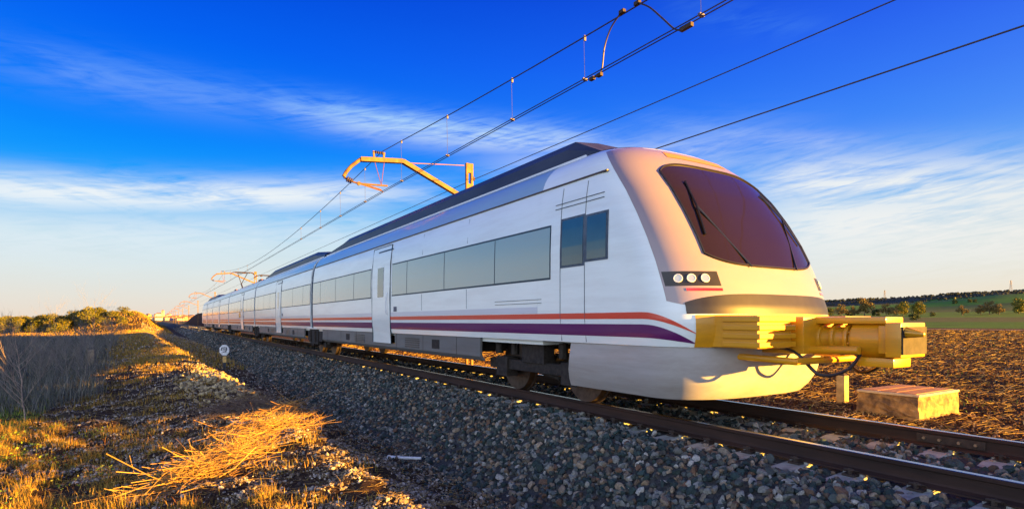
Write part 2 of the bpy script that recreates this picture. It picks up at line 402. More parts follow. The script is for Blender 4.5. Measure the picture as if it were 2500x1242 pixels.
M_ballast = new_mat('ballast_stone', (.1, .1, .1), .82, spec=.35, var=.35, vscale=60,
                    island=[(0.019, 0.034, 0.035), (0.013, 0.027, 0.029), (0.033, 0.063, 0.063), (0.016, 0.030, 0.033), (0.126, 0.141, 0.137), (0.022, 0.043, 0.041), (0.016, 0.030, 0.030), (0.148, 0.081, 0.048), (0.022, 0.041, 0.043), (0.052, 0.070, 0.067), (0.370, 0.363, 0.333), (0.021, 0.034, 0.036), (0.252, 0.178, 0.111), (0.016, 0.028, 0.030), (0.089, 0.096, 0.085), (0.192, 0.200, 0.192), (0.030, 0.052, 0.055), (0.296, 0.237, 0.170), (0.067, 0.052, 0.044)])
def band(x0, x1, y0, y1, dens):
    n = int((x1 - x0) * (y1 - y0) * dens); return rng.uniform(x0, x1, n), rng.uniform(y0, y1, n)
parts = []
for (y0, y1, dens, r0, r1, sub) in ((-1.5, 7, 430, .028, .052, 2), (7, 16, 380, .029, .050, 1), (16, 34, 260, .036, .055, 1), (34, 80, 90, .055, .08, 1), (80, 170, 28, .10, .14, 1)):
    x, y = band(3.1, 9.0, y0, y1, dens); k = in_view(x, y, 120, 1.0); x, y = x[k], y[k]
    # keep stones off the rails, thinner on the sleeper tops
    kr = (np.abs(x - 5.2) > .10) & (np.abs(x - 6.93) > .10); x, y = x[kr], y[kr]
    sz = rng.uniform(r0, r1, len(x)) * rng.choice([1, 1, 1, 1.35], len(x))
    ph = (y - .13) % .5; onsl = (np.minimum(ph, .5 - ph) < .13) & (x > 4.78) & (x < 7.35)
    top = onsl & (rng.random(len(x)) < .86) & (x > 4.80); x, y, sz = x[~top], y[~top], sz[~top]
    pos = np.stack([x, y, bz(x, y) + rng.uniform(-.3, .6, len(x)) * sz], 1)
    parts.append(rocks(pos, sz, sub))
# stray ballast that rolled into the ditch
n = 5000; x = 3.3 - np.abs(rng.normal(size=n)) * .35; y = rng.uniform(0, 22, n); k = in_view(x, y); x, y = x[k], y[k]; sz = rng.uniform(.018, .04, len(x))
parts.append(rocks(np.stack([x, y, gz(x, y) + .3 * sz], 1), sz, 1))
V, Fc = join(parts)
o = mesh_np('ballast_stones', V, Fc, 3, M_ballast); tag(o, 'loose dark grey and rusty ballast stones heaped around the rails', 'ballast', kind='stuff')

# pale pebbles on the bank and in the ditch
M_pebble = new_mat('pale_stone', (.4, .35, .28), .85, var=.25, vscale=50, island=[(.30, .24, .16), (.07, .05, .035), (.42, .36, .27), (.12, .085, .055), (.20, .14, .09), (.55, .50, .42), (.06, .045, .04), (.11, .08, .055)])
parts = []
def bank_pts(n, y0, y1, ulo, uhi, pw=1.6):
    t = rng.random(n) ** pw; y = y0 + (y1 - y0) * t; u = rng.uniform(ulo, uhi, n); x = 1.85 - .038 * np.clip(y - 8, 0, 110) + u; return x, y
for (n, y0, y1, a, b_, s0, s1) in ((52000, 4.5, 13, -2.1, 1.7, .005, .018), (7000, 4.5, 13, -2.3, 1.6, .014, .036), (30000, 8, 36, -3.6, .5, .010, .034), (5000, 5, 16, -4.2, -.9, .006, .02), (9000, 30, 120, -5, 1.2, .03, .08)):
    x, y = bank_pts(n, y0, y1, a, b_); cl = wav(x, y, .9, k0=21); k = in_view(x, y) & (cl + rng.normal(size=n) * .5 > -.05) & (x < 3.25); x, y = x[k], y[k]
    sz = rng.uniform(s0, s1, len(x)); parts.append(rocks(np.stack([x, y, gz(x, y) + .3 * sz], 1), sz, 1))
n = 14000; y = 14 + 120 * rng.random(n) ** 1.5; x = 1.85 - .038 * np.clip(y - 8, 0, 110) + rng.uniform(-.3, 3.5, n); k = in_view(x, y) & (x < 3.6); x, y = x[k], y[k]
sz = rng.uniform(.010, .028, len(x)) * (1 + y / 30); parts.append(rocks(np.stack([x, y, gz(x, y) + .25 * sz], 1), sz, 1))
V, Fc = join(parts); o = mesh_np('bank_pebbles', V, Fc, 3, M_pebble); tag(o, 'pale pebbles strewn over the earth bank and ditch', 'pebbles', kind='stuff')
# heap of bigger stones on the crest
x = rng.normal(size=900) * .45; y = rng.normal(size=900) * 1.9; hc = P(525, 935, z=-.5)
hx = hc.x + x; hy = hc.y + y; sz = rng.uniform(.025, .065, 900) * rng.choice([1, 1, 1, 1.5], 900); hz = gz(hx, hy) + .20 * np.exp(-(x / .5) ** 2 - (y / 1.7) ** 2) * rng.random(900) + .02
V, Fc = rocks(np.stack([hx, hy, hz], 1), sz, 2); o = mesh_np('rubble_heap', V, Fc, 3, new_mat('rubble', (.4, .35, .25), .85, var=.25, vscale=50, island=[(.46, .36, .18), (.32, .24, .12), (.55, .45, .25), (.22, .16, .09)])); tag(o, 'heap of sunlit pale rubble on the crest of the bank', 'rubble', kind='stuff')

# clods, field edge stones
M_clod = new_mat('clod', (.1, .06, .03), .95, spec=.1, var=.3, vscale=30, island=[(.055, .028, .015), (.09, .045, .024), (.035, .018, .011), (.13, .07, .035), (.06, .03, .016)])
def polar(n, r0, r1, pw=1.0, a0=R(20), a1=R(80)):
    r = r0 * (r1 / r0) ** (rng.random(n) ** pw); a = rng.uniform(a0, a1, n); return r * np.sin(a), r * np.cos(a), r
x, y, r = polar(60000, 8, 150, 1.0, R(15), R(80)); k = (x > 9.6) & (x < 150) & in_view(x, y, 60); x, y, r = x[k], y[k], r[k]
sz = rng.uniform(.018, .045, len(x)) * (1 + r / 28)
V, Fc = rocks(np.stack([x, y, gz(x, y) + .1 * sz], 1), sz, 1); o = mesh_np('field_clods', V, Fc, 3, M_clod); tag(o, 'reddish brown clods of the ploughed field', 'soil', kind='stuff')
M_redstone = new_mat('reddish_stone', (.2, .12, .08), .9, var=.25, vscale=40, island=[(.30, .17, .10), (.16, .09, .06), (.40, .28, .19), (.22, .12, .08), (.12, .08, .06)])
n = 22000; y = rng.uniform(-2, 26, n) ; x = 9.3 + rng.normal(size=n) * .55; k = in_view(x, y) & (x > 8.4); x, y = x[k], y[k]; sz = rng.uniform(.018, .042, len(x))
zz = np.maximum(gz(x, y), bz(np.clip(x, 3, 9.2), y)); V, Fc = rocks(np.stack([x, y, zz + .4 * sz], 1), sz, 1)
o = mesh_np('verge_stones', V, Fc, 3, M_redstone); tag(o, 'reddish stones along the sunlit far edge of the track', 'stones', kind='stuff')

def blades(x, y, z, h, w, lean, azim=None, segs=3, curl=.5):
    """grass blades: each a bent tapered ribbon"""
    n = len(x); a = rng.uniform(0, 6.28, n) if azim is None else azim
    dx, dy = np.cos(a), np.sin(a); px_, py_ = -dy, dx
    rows = []
    for i in range(segs + 1):
        t = i / segs; out = h * lean * (t ** (1 + curl)); up = h * np.sqrt(np.clip(1 - (lean * t) ** 2, .03, 1)) * t
        ww = w * (1 - t) ** .8 / 2 if i < segs else w * .02
        cx_, cy_, cz_ = x + dx * out, y + dy * out, z + up
        rows.append(np.stack([cx_ - px_ * ww, cy_ - py_ * ww, cz_], 1)); rows.append(np.stack([cx_ + px_ * ww, cy_ + py_ * ww, cz_], 1))
    V = np.stack(rows, 1).reshape(-1, 3); m = 2 * (segs + 1)
    f = np.array([[2 * i, 2 * i + 1, 2 * i + 3, 2 * i + 2] for i in range(segs)])
    return V, (f[None] + (np.arange(n) * m)[:, None, None]).reshape(-1, 4)
def sticks(x, y, z, L_, w, a, tiltz):
    """short straws lying about: thin three sided slivers"""
    n = len(x); d = np.stack([np.cos(a) * np.cos(tiltz), np.sin(a) * np.cos(tiltz), np.sin(tiltz)], 1)
    p = np.stack([-np.sin(a), np.cos(a), 0 * a], 1); u = np.cross(d, p) * -1
    c = np.stack([x, y, z], 1); hL = (L_ / 2)[:, None]; w = w[:, None]
    V = np.stack([c - d * hL - p * w, c - d * hL + p * w, c - d * hL + u * w, c + d * hL - p * w * .6, c + d * hL + p * w * .6, c + d * hL + u * w * .6], 1).reshape(-1, 3)
    f = np.array([[0, 1, 4, 3], [1, 2, 5, 4], [2, 0, 3, 5]]); return V, (f[None] + (np.arange(n) * 6)[:, None, None]).reshape(-1, 4)

M_straw = new_mat('dry_straw', (.5, .38, .18), .75, spec=.2, island=[(.52, .36, .09), (.64, .45, .13), (.34, .21, .06), (.20, .12, .04), (.56, .40, .08)])
M_dryg = new_mat('dry_grass', (.3, .22, .1), .8, spec=.2, island=[(.36, .22, .04), (.52, .32, .06), (.18, .11, .03), (.30, .22, .03), (.13, .14, .02), (.60, .38, .06), (.42, .17, .03)])
M_greyg = new_mat('grey_grass', (.2, .2, .2), .85, spec=.15, island=[(.08, .09, .08), (.17, .17, .14), (.045, .055, .045), (.28, .27, .22), (.04, .06, .03)])
M_green = new_mat('weed_green', (.1, .2, .03), .6, spec=.3, island=[(.07, .14, .012), (.15, .26, .02), (.22, .32, .03), (.06, .10, .012), (.28, .30, .04)])
# stubble in the field
x, y, r = polar(26000, 9, 140, .95, R(15), R(80)); k = (x > 9.9) & (x < 150) & in_view(x, y, 60); x, y, r = x[k], y[k], r[k]; g = 1 + r / 16
V, Fc = sticks(x, y, gz(x, y) + .035 * (1 + r / 40), rng.uniform(.04, .15, len(x)) * g, rng.uniform(.0028, .0060, len(x)) * g, rng.normal(size=len(x)) * .8 - TH, rng.uniform(-.2, .4, len(x)))
o = mesh_np('field_stubble', V, Fc, 4, M_straw); tag(o, 'straw stubble strewn over the ploughed field', 'stubble', kind='stuff')
# weeds in the field
x, y, r = polar(9000, 9, 110, .9, R(15), R(80)); cl = wav(x, y, 7, k0=17); k = (x > 10.5) & in_view(x, y, 60) & (cl > .55) & (x < 140); x, y, r = x[k], y[k], r[k]; g = 1 + r / 30
V, Fc = blades(x, y, gz(x, y), rng.uniform(.03, .09, len(x)) * g, rng.uniform(.008, .02, len(x)) * g, rng.uniform(.4, .9, len(x)), segs=2)
o = mesh_np('field_weeds', V, Fc, 4, M_green); tag(o, 'sparse green weeds sprouting in the ploughed field', 'weeds', kind='stuff')
# dry grass on the bank (short, patchy)
parts = []
x, y = bank_pts(80000, 5, 40, -4.4, .25, 1.3); cl = wav(x, y, 1.5, k0=27); k = in_view(x, y) & (cl + rng.normal(size=len(x)) * .25 > .42); x, y = x[k], y[k]
parts.append(blades(x, y, gz(x, y) - .01, rng.uniform(.03, .11, len(x)) * (1 + y / 26), rng.uniform(.0025, .006, len(x)) * (1 + y / 14), rng.uniform(.2, .95, len(x))))
# foreground left tangle
x = rng.uniform(-5.2, 1.6, 240000); y = rng.uniform(5.2, 16, 240000); k = in_view(x, y) & (wav(x, y, .8, k0=31) + rng.normal(size=240000) * .25 - .38 * (x + 1.0) > .15) & (y < 10.6 - 1.33 * x); x, y = x[k], y[k]
parts.append(blades(x, y, gz(x, y) - .01, rng.uniform(.04, .22, len(x)) * (.65 + .5 * np.clip(wav(x, y, .7, k0=4), -.8, 1.4)), rng.uniform(.003, .006, len(x)), rng.uniform(.3, .97, len(x)), segs=3))
x, y = bank_pts(34000, 26, 130, -6, 3.0, 1.2); k = in_view(x, y); x, y = x[k], y[k]
parts.append(blades(x, y, gz(x, y) - .01, rng.uniform(.06, .25, len(x)), rng.uniform(.015, .04, len(x)), rng.uniform(.2, .95, len(x)), segs=2))
V, Fc = [], []
V, Fc = np.concatenate([p[0] for p in parts]), None
off = 0; fl = []
for v, f in parts: fl.append(f + off); off += len(v)
o = mesh_np('bank_grass', V, np.concatenate(fl), 4, M_dryg); tag(o, 'short dry golden grass on the earth bank', 'grass', kind='stuff')
# loose straws on the bank
x, y = bank_pts(16000, 1.4, 16, -3.0, 1.9, 1.3); k = in_view(x, y) & (x < 3.2); x, y = x[k], y[k]
V, Fc = sticks(x, y, gz(x, y) + .012, rng.uniform(.03, .20, len(x)), rng.uniform(.0012, .0028, len(x)), rng.uniform(0, 6.28, len(x)), rng.uniform(-.15, .2, len(x)))
o = mesh_np('bank_straw', V, Fc, 4, M_straw); tag(o, 'loose straws and thin twigs lying on the bank', 'straw', kind='stuff')
# tall grey dead grass to the left of the path, in the shade
n = 70000; y = 12 + 75 * rng.random(n) ** 1.3; u = -3.2 - np.abs(rng.normal(size=n)) * (2.0 + y * .22) + .7 * wav(0 * y, y, 6, k0=7); x = 1.85 - .038 * np.clip(y - 8, 0, 110) + u
k = in_view(x, y) & (y > 12.5 - 1.33 * x); x, y = x[k], y[k]
V, Fc = blades(x, y, gz(x, y) - .02, rng.uniform(.22, .68, len(x)) * (1 + y / 260), rng.uniform(.003, .007, len(x)) * (1 + y / 11), rng.uniform(.1, .7, len(x)))
o = mesh_np('tall_grass', V, Fc, 4, M_greyg); tag(o, 'tall grey dead grass in the shade left of the path', 'grass', kind='stuff')
x = rng.uniform(-9, -.9, 40000); y = rng.uniform(9, 22, 40000); k = in_view(x, y) & (x < -1.6 - .05 * (y - 6)) & (y > 9.5 - 1.33 * x); x, y = x[k], y[k]
V, Fc = blades(x, y, gz(x, y) - .01, rng.uniform(.04, .15, len(x)), rng.uniform(.006, .013, len(x)), rng.uniform(.3, .9, len(x)), segs=2)
o = mesh_np('low_weeds', V, Fc, 4, M_green); tag(o, 'low dark green weeds under the bare saplings', 'weeds', kind='stuff')
# leafy weeds in the near left corner
def leafquads(c, size, up=.5):
    n = len(c); nn = rng.normal(size=(n, 3)); nn[:, 2] += up; nn /= np.linalg.norm(nn, axis=1)[:, None]
    t = np.cross(nn, rng.normal(size=(n, 3))); t /= np.linalg.norm(t, axis=1)[:, None]; b = np.cross(nn, t)
    s = size[:, None]; V = np.stack([c - t * s, c + b * s * .55, c + t * s, c - b * s * .55], 1).reshape(-1, 3)
    return V, np.arange(4 * n).reshape(-1, 4)
x = rng.uniform(-4.6, .4, 26000); y = rng.uniform(5.2, 13, 26000); k = in_view(x, y) & (wav(x, y, .9, k0=11) - .55 * (x + 1.6) + rng.normal(size=26000) * .3 > .55) & (y < 10.6 - 1.33 * x); x, y = x[k], y[k]
V, Fc = leafquads(np.stack([x, y, gz(x, y) + rng.uniform(.01, .11, len(x))], 1), rng.uniform(.008, .024, len(x)), .8)
o = mesh_np('leafy_weeds', V, Fc, 4, M_green); tag(o, 'small leafy green weeds in the near sunlit corner', 'weeds', kind='stuff')

# ---------------------------------------------------------------- brush piles, pipe, twigs
M_twig_lit = new_mat('pruned_stem', (.45, .28, .12), .7, spec=.2, island=[(.50, .30, .07), (.34, .18, .05), (.60, .39, .10), (.18, .09, .04)])
M_twig_dk = new_mat('dead_stem', (.16, .11, .08), .85, spec=.2, island=[(.16, .11, .08), (.09, .06, .05), (.24, .17, .12), (.14, .12, .11)])
def brush(name, a, b, n, spread, height, Lr, rr, mat, label, seed):
    rs = random.Random(seed); mb = MB(); a, b = Vector(a), Vector(b); ax = (b - a); L0 = ax.length; ax.normalize(); side = Vector((-ax.y, ax.x, 0))
    for i in range(n):
        t = rs.random(); q = rs.gauss(0, .4)
        c = a + ax * (L0 * t) + side * (spread * q * (1 - .5 * abs(t - .5)))
        hh = height * max(.04, (1 - (q / 1.1) ** 2)) * rs.random() * (.45 + .55 * math.sin(math.pi * min(1, max(0, t))))
        g = float(gz(c.x, c.y)); ang = rs.gauss(0, .48) + (rs.random() < .22) * rs.uniform(-1.5, 1.5); L1 = rs.uniform(*Lr)
        d = (Matrix.Rotation(ang, 3, 'Z') @ ax); d.z = rs.gauss(.08, .22); d.normalize(); bend = Vector((rs.gauss(0, .2), rs.gauss(0, .2), rs.gauss(.02, .14))) * L1
        pts = []
        for j in range(6):
            u = j / 5 - .5; p = c + d * (u * L1) + bend * (4 * u * u) + Vector((rs.gauss(0, .012), rs.gauss(0, .012), rs.gauss(0, .006))); p.z = max(g + hh + d.z * u * L1 + bend.z * 4 * u * u, g + .005 + .01 * rs.random()); pts.append(p)
        r0 = rs.uniform(*rr); mb.tube(pts, r0, 4, r0 * .35, caps=False)
        if rs.random() < .5:
            p = pts[3]; d2 = (Matrix.Rotation(rs.choice((-1, 1)) * rs.uniform(.4, .9), 3, 'Z') @ d); d2.z += .15
            mb.tube([p, p + d2 * L1 * .15 + Vector((0, 0, .01)), p + d2 * L1 * .3], r0 * .6, 3, r0 * .2, caps=False)
    o = mb.build(name, mat); tag(o, label, 'brush'); return o
brush('brush_pile', P(405, 1175, z=-.5), P(610, 1100, z=-.5), 300, .75, .20, (.25, .85), (.0016, .0046), M_twig_lit, 'low sunlit sheaf of golden pruned stems spread nearest the camera', 1)
brush('brush_pile', P(590, 1085, z=-.48), P(735, 1035, z=-.48), 420, .80, .44, (.2, .65), (.0014, .0042), M_twig_lit, 'higher sunlit tuft of golden stems on the crest, beside the grey pile', 6)
brush('brush_pile', P(520, 1015, z=-.55), P(690, 1015, z=-.55), 420, .9, .34, (.25, .7), (.0015, .0042), M_twig_dk, 'grey pile of dead stems behind the golden pruned pile', 2)
brush('brush_pile', P(1000, 1090, z=-.8), P(1160, 1070, z=-.75), 300, .55, .18, (.3, .9), (.0015, .0042), M_twig_dk, 'dark brown dead stems at the foot of the ballast', 3)
brush('brush_pile', P(1180, 1200, z=-.85), P(1500, 1180, z=-.8), 130, .7, .06, (.2, .6), (.0012, .004), M_twig_dk, 'thin scattered dry twigs near the bottom edge of ditch', 4)
mb = MB(); a = P(960, 1116, z=-.80); b = P(1028, 1118, z=-.80); M_pvc = new_mat('white_plastic', (.62, .66, .70), .4, var=.12, vscale=20)
mb.tube([a, b], .021, 12); root = mb.build('plastic_pipe', M_pvc, smooth=True); tag(root, 'white plastic pipe with a ringed end lying in the ditch', 'pipe')
d = (b - a).normalized(); c = a - d * .03; mb = MB(); ring = []
u0 = Vector((0, 0, 1)); w0 = d
pts = [c - d * .03 + (u0 * math.sin(t) + w0 * math.cos(t)) * .028 for t in [2 * math.pi * i / 12 for i in range(13)]]
mb.tube(pts, .010, 6); mb.tube([c + d * .005, c + d * .055], .028, 12); mb.build('flange', M_pvc, root, smooth=True)

# ---------------------------------------------------------------- rails and sleepers
M_rust = new_mat('rail_rust', (.028, .013, .009), .75, metal=.2, var=.4, vscale=9, bump=.002, bscale=60, stretch=(1, .15, 1))
M_rtop = new_mat('rail_running_top', (.42, .40, .38), .22, metal=1.0, var=.1, vscale=3, stretch=(6, .1, 1))
M_sleep = new_mat('sleeper_concrete', (.26, .275, .25), .9, var=.25, vscale=12, bump=.004, bscale=40)
M_iron = new_mat('dark_iron', (.045, .032, .026), .7, metal=.4, var=.3, vscale=20)
def rail(xc, label):
    h = [(-.07, -.172), (.07, -.172), (.07, -.160), (.016, -.140), (.010, -.125), (.010, -.045), (.034, -.034), (.036, -.010), (.030, -.003), (-.030, -.003), (-.036, -.010), (-.034, -.034), (-.010, -.045), (-.010, -.125), (-.016, -.140), (-.07, -.160)]
    root = MB().prism([(xc + a, b) for a, b in h], -8, 700).build('rail', M_rust); tag(root, label, 'rail', 'rails of the track')
    MB().prism([(xc + a, b) for a, b in [(-.031, -.0028), (.031, -.0028), (.028, 0.001), (-.028, .001)]], -8, 700).build('running_surface', M_rtop, root)
    return root
rail(5.2, 'near brown rail of the track, in front of the train wheels')
r2 = rail(6.93, 'far rail of the track, with bolted joint plate near the concrete box')
yj = P(2318, 1070, x=6.9).y
MB().box(6.93 - .030, 6.93 - .0105, yj - .30, yj + .30, -.135, -.048).build('fishplate', M_iron, r2, bevel=.004)
M_bolt = new_mat('bolt_steel', (.5, .36, .24), .35, metal=.9)
for i in range(4):
    y = yj + (-.225, -.085, .085, .225)[i]
    MB().disc((6.93 - .042, y, -.09), (1, 0, 0), .016, .024, 6).build('bolt', M_bolt, r2)
def make_sleeper():
    mb = MB(); prof = []
    # twin block like profile: raised ends with a chamfered top
    Lh = 1.30
    secs = [(-Lh, .14, -.36, -.235, .09), (-Lh + .05, .145, -.37, -.205, .10), (-.95, .145, -.37, -.190, .10), (-.60, .145, -.37, -.190, .10), (-.35, .12, -.37, -.225, .085), (.35, .12, -.37, -.225, .085), (.60, .145, -.37, -.190, .10), (.95, .145, -.37, -.190, .10), (Lh - .05, .145, -.37, -.205, .10), (Lh, .14, -.36, -.235, .09)]
    vs = []; fs = []
    for (x, wb, z0, z1, wt) in secs: vs += [(x, -wb, z0), (x, wb, z0), (x, wb * .95, (z0 + z1) / 2), (x, wt, z1), (x, -wt, z1), (x, -wb * .95, (z0 + z1) / 2)]
    for i in range(len(secs) - 1):
        for k in range(6): a = i * 6 + k; b = i * 6 + (k + 1) % 6; fs.append((a, b, b + 6, a + 6))
    fs += [tuple(range(5, -1, -1)), tuple(range((len(secs) - 1) * 6, len(secs) * 6))]
    for xr in (-.865, .865): mb.box(xr - .078, xr + .078, -.085, .085, -.2, -.1725)
    root = mb.add(vs, fs).build('sleeper', M_sleep)
    for xr in (-.865, .865):
        for sd_ in (-1, 1):
            c = MB(); x0 = xr + sd_ * .115
            c.box(x0 - .045, x0 + .045, -.055, .055, -.189, -.172); c.tube([(x0 - sd_ * .05, -.04, -.155), (x0 + sd_ * .02, -.04, -.135), (x0 + sd_ * .02, .04, -.135), (x0 - sd_ * .05, .04, -.155)], .009, 6)
            c.disc((x0 + sd_ * .01, 0, -.150), (0, 0, 1), .019, .055, 6); c.build('rail_clip', M_iron, root)
    return root
sl0 = make_sleeper(); ns = 0
for i in range(170):
    y = .13 + .5 * (i - 2)
    if y > 82: break
    o = sl0 if i == 0 else copy_tree(sl0)
    if y > 40 and i:
        for ch in list(o.children): bpy.data.objects.remove(ch)
    o.location = (6.065, y, 0); o.rotation_euler.z = random.gauss(0, .006); tag(o, 'pale grey concrete sleeper laid across the track in the ballast', 'sleeper', 'concrete sleepers under the rails')

def spline(pts, n=10):
    out = []; p = [pts[0]] + pts + [pts[-1]]
    for i in range(1, len(p) - 2):
        for k in range(n):
            t = k / n; a, b, c, d = p[i - 1], p[i], p[i + 1], p[i + 2]
            out.append(.5 * ((2 * b) + (c - a) * t + (2 * a - 5 * b + 4 * c - d) * t * t + (3 * b - a - 3 * c + d) * t ** 3))
    return out + [pts[-1]]

# ---------------------------------------------------------------- train
XT = 6.07
def dirty_paint(name, col, dirt=(.28, .25, .22), amount=.35, rough=.28, coat=.6):
    m = bpy.data.materials.new(name); m.use_nodes = True; nt = m.node_tree; N = nt.nodes; L = nt.links; b = N['Principled BSDF']
    tc = N.new('ShaderNodeTexCoord'); mp = N.new('ShaderNodeMapping'); mp.inputs['Scale'].default_value = (1, .25, 2.5); L.new(tc.outputs['Object'], mp.inputs[0])
    n = N.new('ShaderNodeTexNoise'); n.inputs['Scale'].default_value = 2.2; n.inputs['Detail'].default_value = 9; n.inputs['Roughness'].default_value = .7; L.new(mp.outputs[0], n.inputs['Vector'])
    mr = N.new('ShaderNodeMapRange'); mr.inputs[1].default_value = .42; mr.inputs[2].default_value = .85; mr.inputs[3].default_value = 0; mr.inputs[4].default_value = amount; L.new(n.outputs[0], mr.inputs[0])
    mx = N.new('ShaderNodeMix'); mx.data_type = 'RGBA'; mx.inputs[6].default_value = tuple(col) + (1,); mx.inputs[7].default_value = tuple(dirt) + (1,); L.new(mr.outputs[0], mx.inputs[0])
    L.new(mx.outputs[2], b.inputs['Base Color']); b.inputs['Roughness'].default_value = rough; b.inputs['Coat Weight'].default_value = coat; b.inputs['Coat Roughness'].default_value = .12
    mr2 = N.new('ShaderNodeMapRange'); mr2.inputs[3].default_value = rough * .8; mr2.inputs[4].default_value = min(1, rough * 1.6); L.new(n.outputs[0], mr2.inputs[0]); L.new(mr2.outputs[0], b.inputs['Roughness'])
    return m
M_white = dirty_paint('white_paint', (.75, .84, .85), amount=.30)
M_red = dirty_paint('red_stripe_paint', (.62, .045, .018), amount=.15)
M_greys = dirty_paint('grey_blue_stripe_paint', (.52, .58, .68), amount=.2)
M_purple = dirty_paint('purple_stripe_paint', (.10, .008, .11), amount=.12)
M_skirt = dirty_paint('grey_skirt_paint', (.13, .135, .14), (.10, .08, .06), .7, .5, .1)
M_plough = dirty_paint('light_grey_paint', (.40, .40, .41), (.2, .17, .13), .7, .45, .2)
M_roofdk = new_mat('roof_dark', (.030, .034, .042), .45, var=.3, vscale=2.5, stretch=(1, .2, 1))
M_cove = dirty_paint('roof_cove_paint', (.26, .40, .48), amount=.3)
M_glass = dirty_paint('train_window_glass', (.26, .34, .34), (.30, .33, .27), .5, .12, 1.0)  # pale grey-teal base colour stands in for sky reflected in the windows
M_glassd = new_mat('dark_cab_glass', (.012, .03, .045), .06, spec=.8, coat=1.0, var=.4, vscale=1.5)
M_shield = new_mat('windscreen_glass', (.016, .010, .007), .07, spec=.45)
M_frame = new_mat('dark_rubber_seal', (.02, .045, .065), .5)
M_mask = dirty_paint('front_mask_paint', (.27, .22, .24), amount=.3)
M_trim = new_mat('pale_trim', (.62, .66, .7), .4); M_marking = new_mat('dark_marking', (.08, .09, .13), .5)
M_black = new_mat('black_plastic', (.012, .012, .014), .4, var=.3, vscale=6)
M_bogie = new_mat('bogie_grime', (.022, .018, .016), .75, metal=.2, var=.5, vscale=14, bump=.004, bscale=30)
M_wheel = new_mat('wheel_steel', (.11, .085, .07), .45, metal=.8, var=.3, vscale=10)
M_yellow = dirty_paint('yellow_paint', (.66, .31, .003), (.14, .07, .02), .6, .35, .4)
M_bellow = new_mat('grey_bellows', (.06, .09, .13), .7, var=.3, vscale=6)
M_gutter = new_mat('gutter_brown', (.06, .035, .025), .5)
M_lamp = new_mat('headlight_lens', (.14, .15, .17), .08, coat=1, emit=(1, .96, .9, .06))
M_tail = new_mat('tail_lens', (.55, .02, .01), .15, coat=1)
M_orange = new_mat('amber_lens', (.45, .20, .0), .35)
M_red_ins = new_mat('red_insulator', (.20, .06, .03), .5)

PROF = [(.865, 1.435), (1.0, 1.458), (1.17, 1.468), (1.24, 1.469), (1.73, 1.470), (2.1, 1.468), (2.45, 1.455), (2.75, 1.43), (2.93, 1.40), (3.0, 1.38)]
COVE = [(3.0, 1.38), (3.12, 1.335), (3.25, 1.25), (3.36, 1.13), (3.45, .97)]
CROWN = [(3.45, .97), (3.53, .72), (3.57, .4), (3.585, 0)]
FULL = PROF + COVE[1:] + CROWN[1:]
def hw(z): return float(np.interp(z, [p[0] for p in FULL], [p[1] for p in FULL]))
class Sides:
    def __init__(s, a, b): s.m = (a, b)
    def build(s, *a, **k): return [m.build(*a, **k) for m in s.m][0]
def strip(prof, y0, y1, off=0.0, both=True, ny=1, only=None):
    if only is None: return Sides(strip(prof, y0, y1, off, only=(-1,)), strip(prof, y0, y1, off, only=(1,)))
    mb = MB()
    for sgn in only:
        n = len(prof); vs = []
        for j in range(ny + 1):
            y = y0 + (y1 - y0) * j / ny
            vs += [(XT + sgn * (w + off), y, z) for z, w in prof]
        fs = [(j * n + i, j * n + i + 1, (j + 1) * n + i + 1, (j + 1) * n + i) for j in range(ny) for i in range(n - 1)]
        mb.add(vs, fs)
    return mb
def sub_prof(z0, z1, n=5): return [(z0 + (z1 - z0) * i / n, hw(z0 + (z1 - z0) * i / n)) for i in range(n + 1)]

# nose surface
ZF = [.40, .60, .865, 1.0, 1.15, 1.30, 1.5, 1.8, 2.1, 2.4, 2.7, 2.95, 3.15, 3.3, 3.42, 3.52, 3.57, 3.585]
SF = [3.95, 3.90, 3.84, 3.80, 3.80, 3.83, 3.90, 4.02, 4.17, 4.35, 4.56, 4.78, 4.98, 5.16, 5.36, 5.66, 5.95, 6.4]
def nose_pt(z, w, off=0.0):
    """w in -1..1 goes from the near side round the front to the far side"""
    sf = float(np.interp(z, ZF, SF)); hwz = hw(max(z, .865)) ; n = 2.7
    ww = max(-1, min(1, w)); ang_ = ww * math.pi / 2
    c = abs(math.cos(ang_)) ** (2 / n); s_ = math.copysign(abs(math.sin(ang_)) ** (2 / n), ang_)
    dep = .72 + .12 * max(0, 1 - (z - .865) / 2.2)
    return Vector((XT + hwz * s_, sf + dep * (1 - c), z))
def nose_n(z, w):
    e = 1e-3; a = nose_pt(z, min(1, w + e)) - nose_pt(z, max(-1, w - e)); b = nose_pt(z + e, w) - nose_pt(z - e, w); n = a.cross(b); n.normalize()
    if n.dot(nose_pt(z, w) - Vector((XT, 8.0, 1.2))) < 0: n = -n
    return n
def nose_patch(zf, w0, w1, nz=14, nw=30, off=.004):
    """zf(w) -> (z0, z1)"""
    mb = MB(); vs = []
    for j in range(nw + 1):
        w = w0 + (w1 - w0) * j / nw; z0, z1 = zf(w)
        for i in range(nz + 1):
            z = z0 + (z1 - z0) * i / nz; vs.append(nose_pt(z, w) + nose_n(z, w) * off)
    fs = [(j * (nz + 1) + i, j * (nz + 1) + i + 1, (j + 1) * (nz + 1) + i + 1, (j + 1) * (nz + 1) + i) for j in range(nw) for i in range(nz)]
    return mb.add(vs, fs)
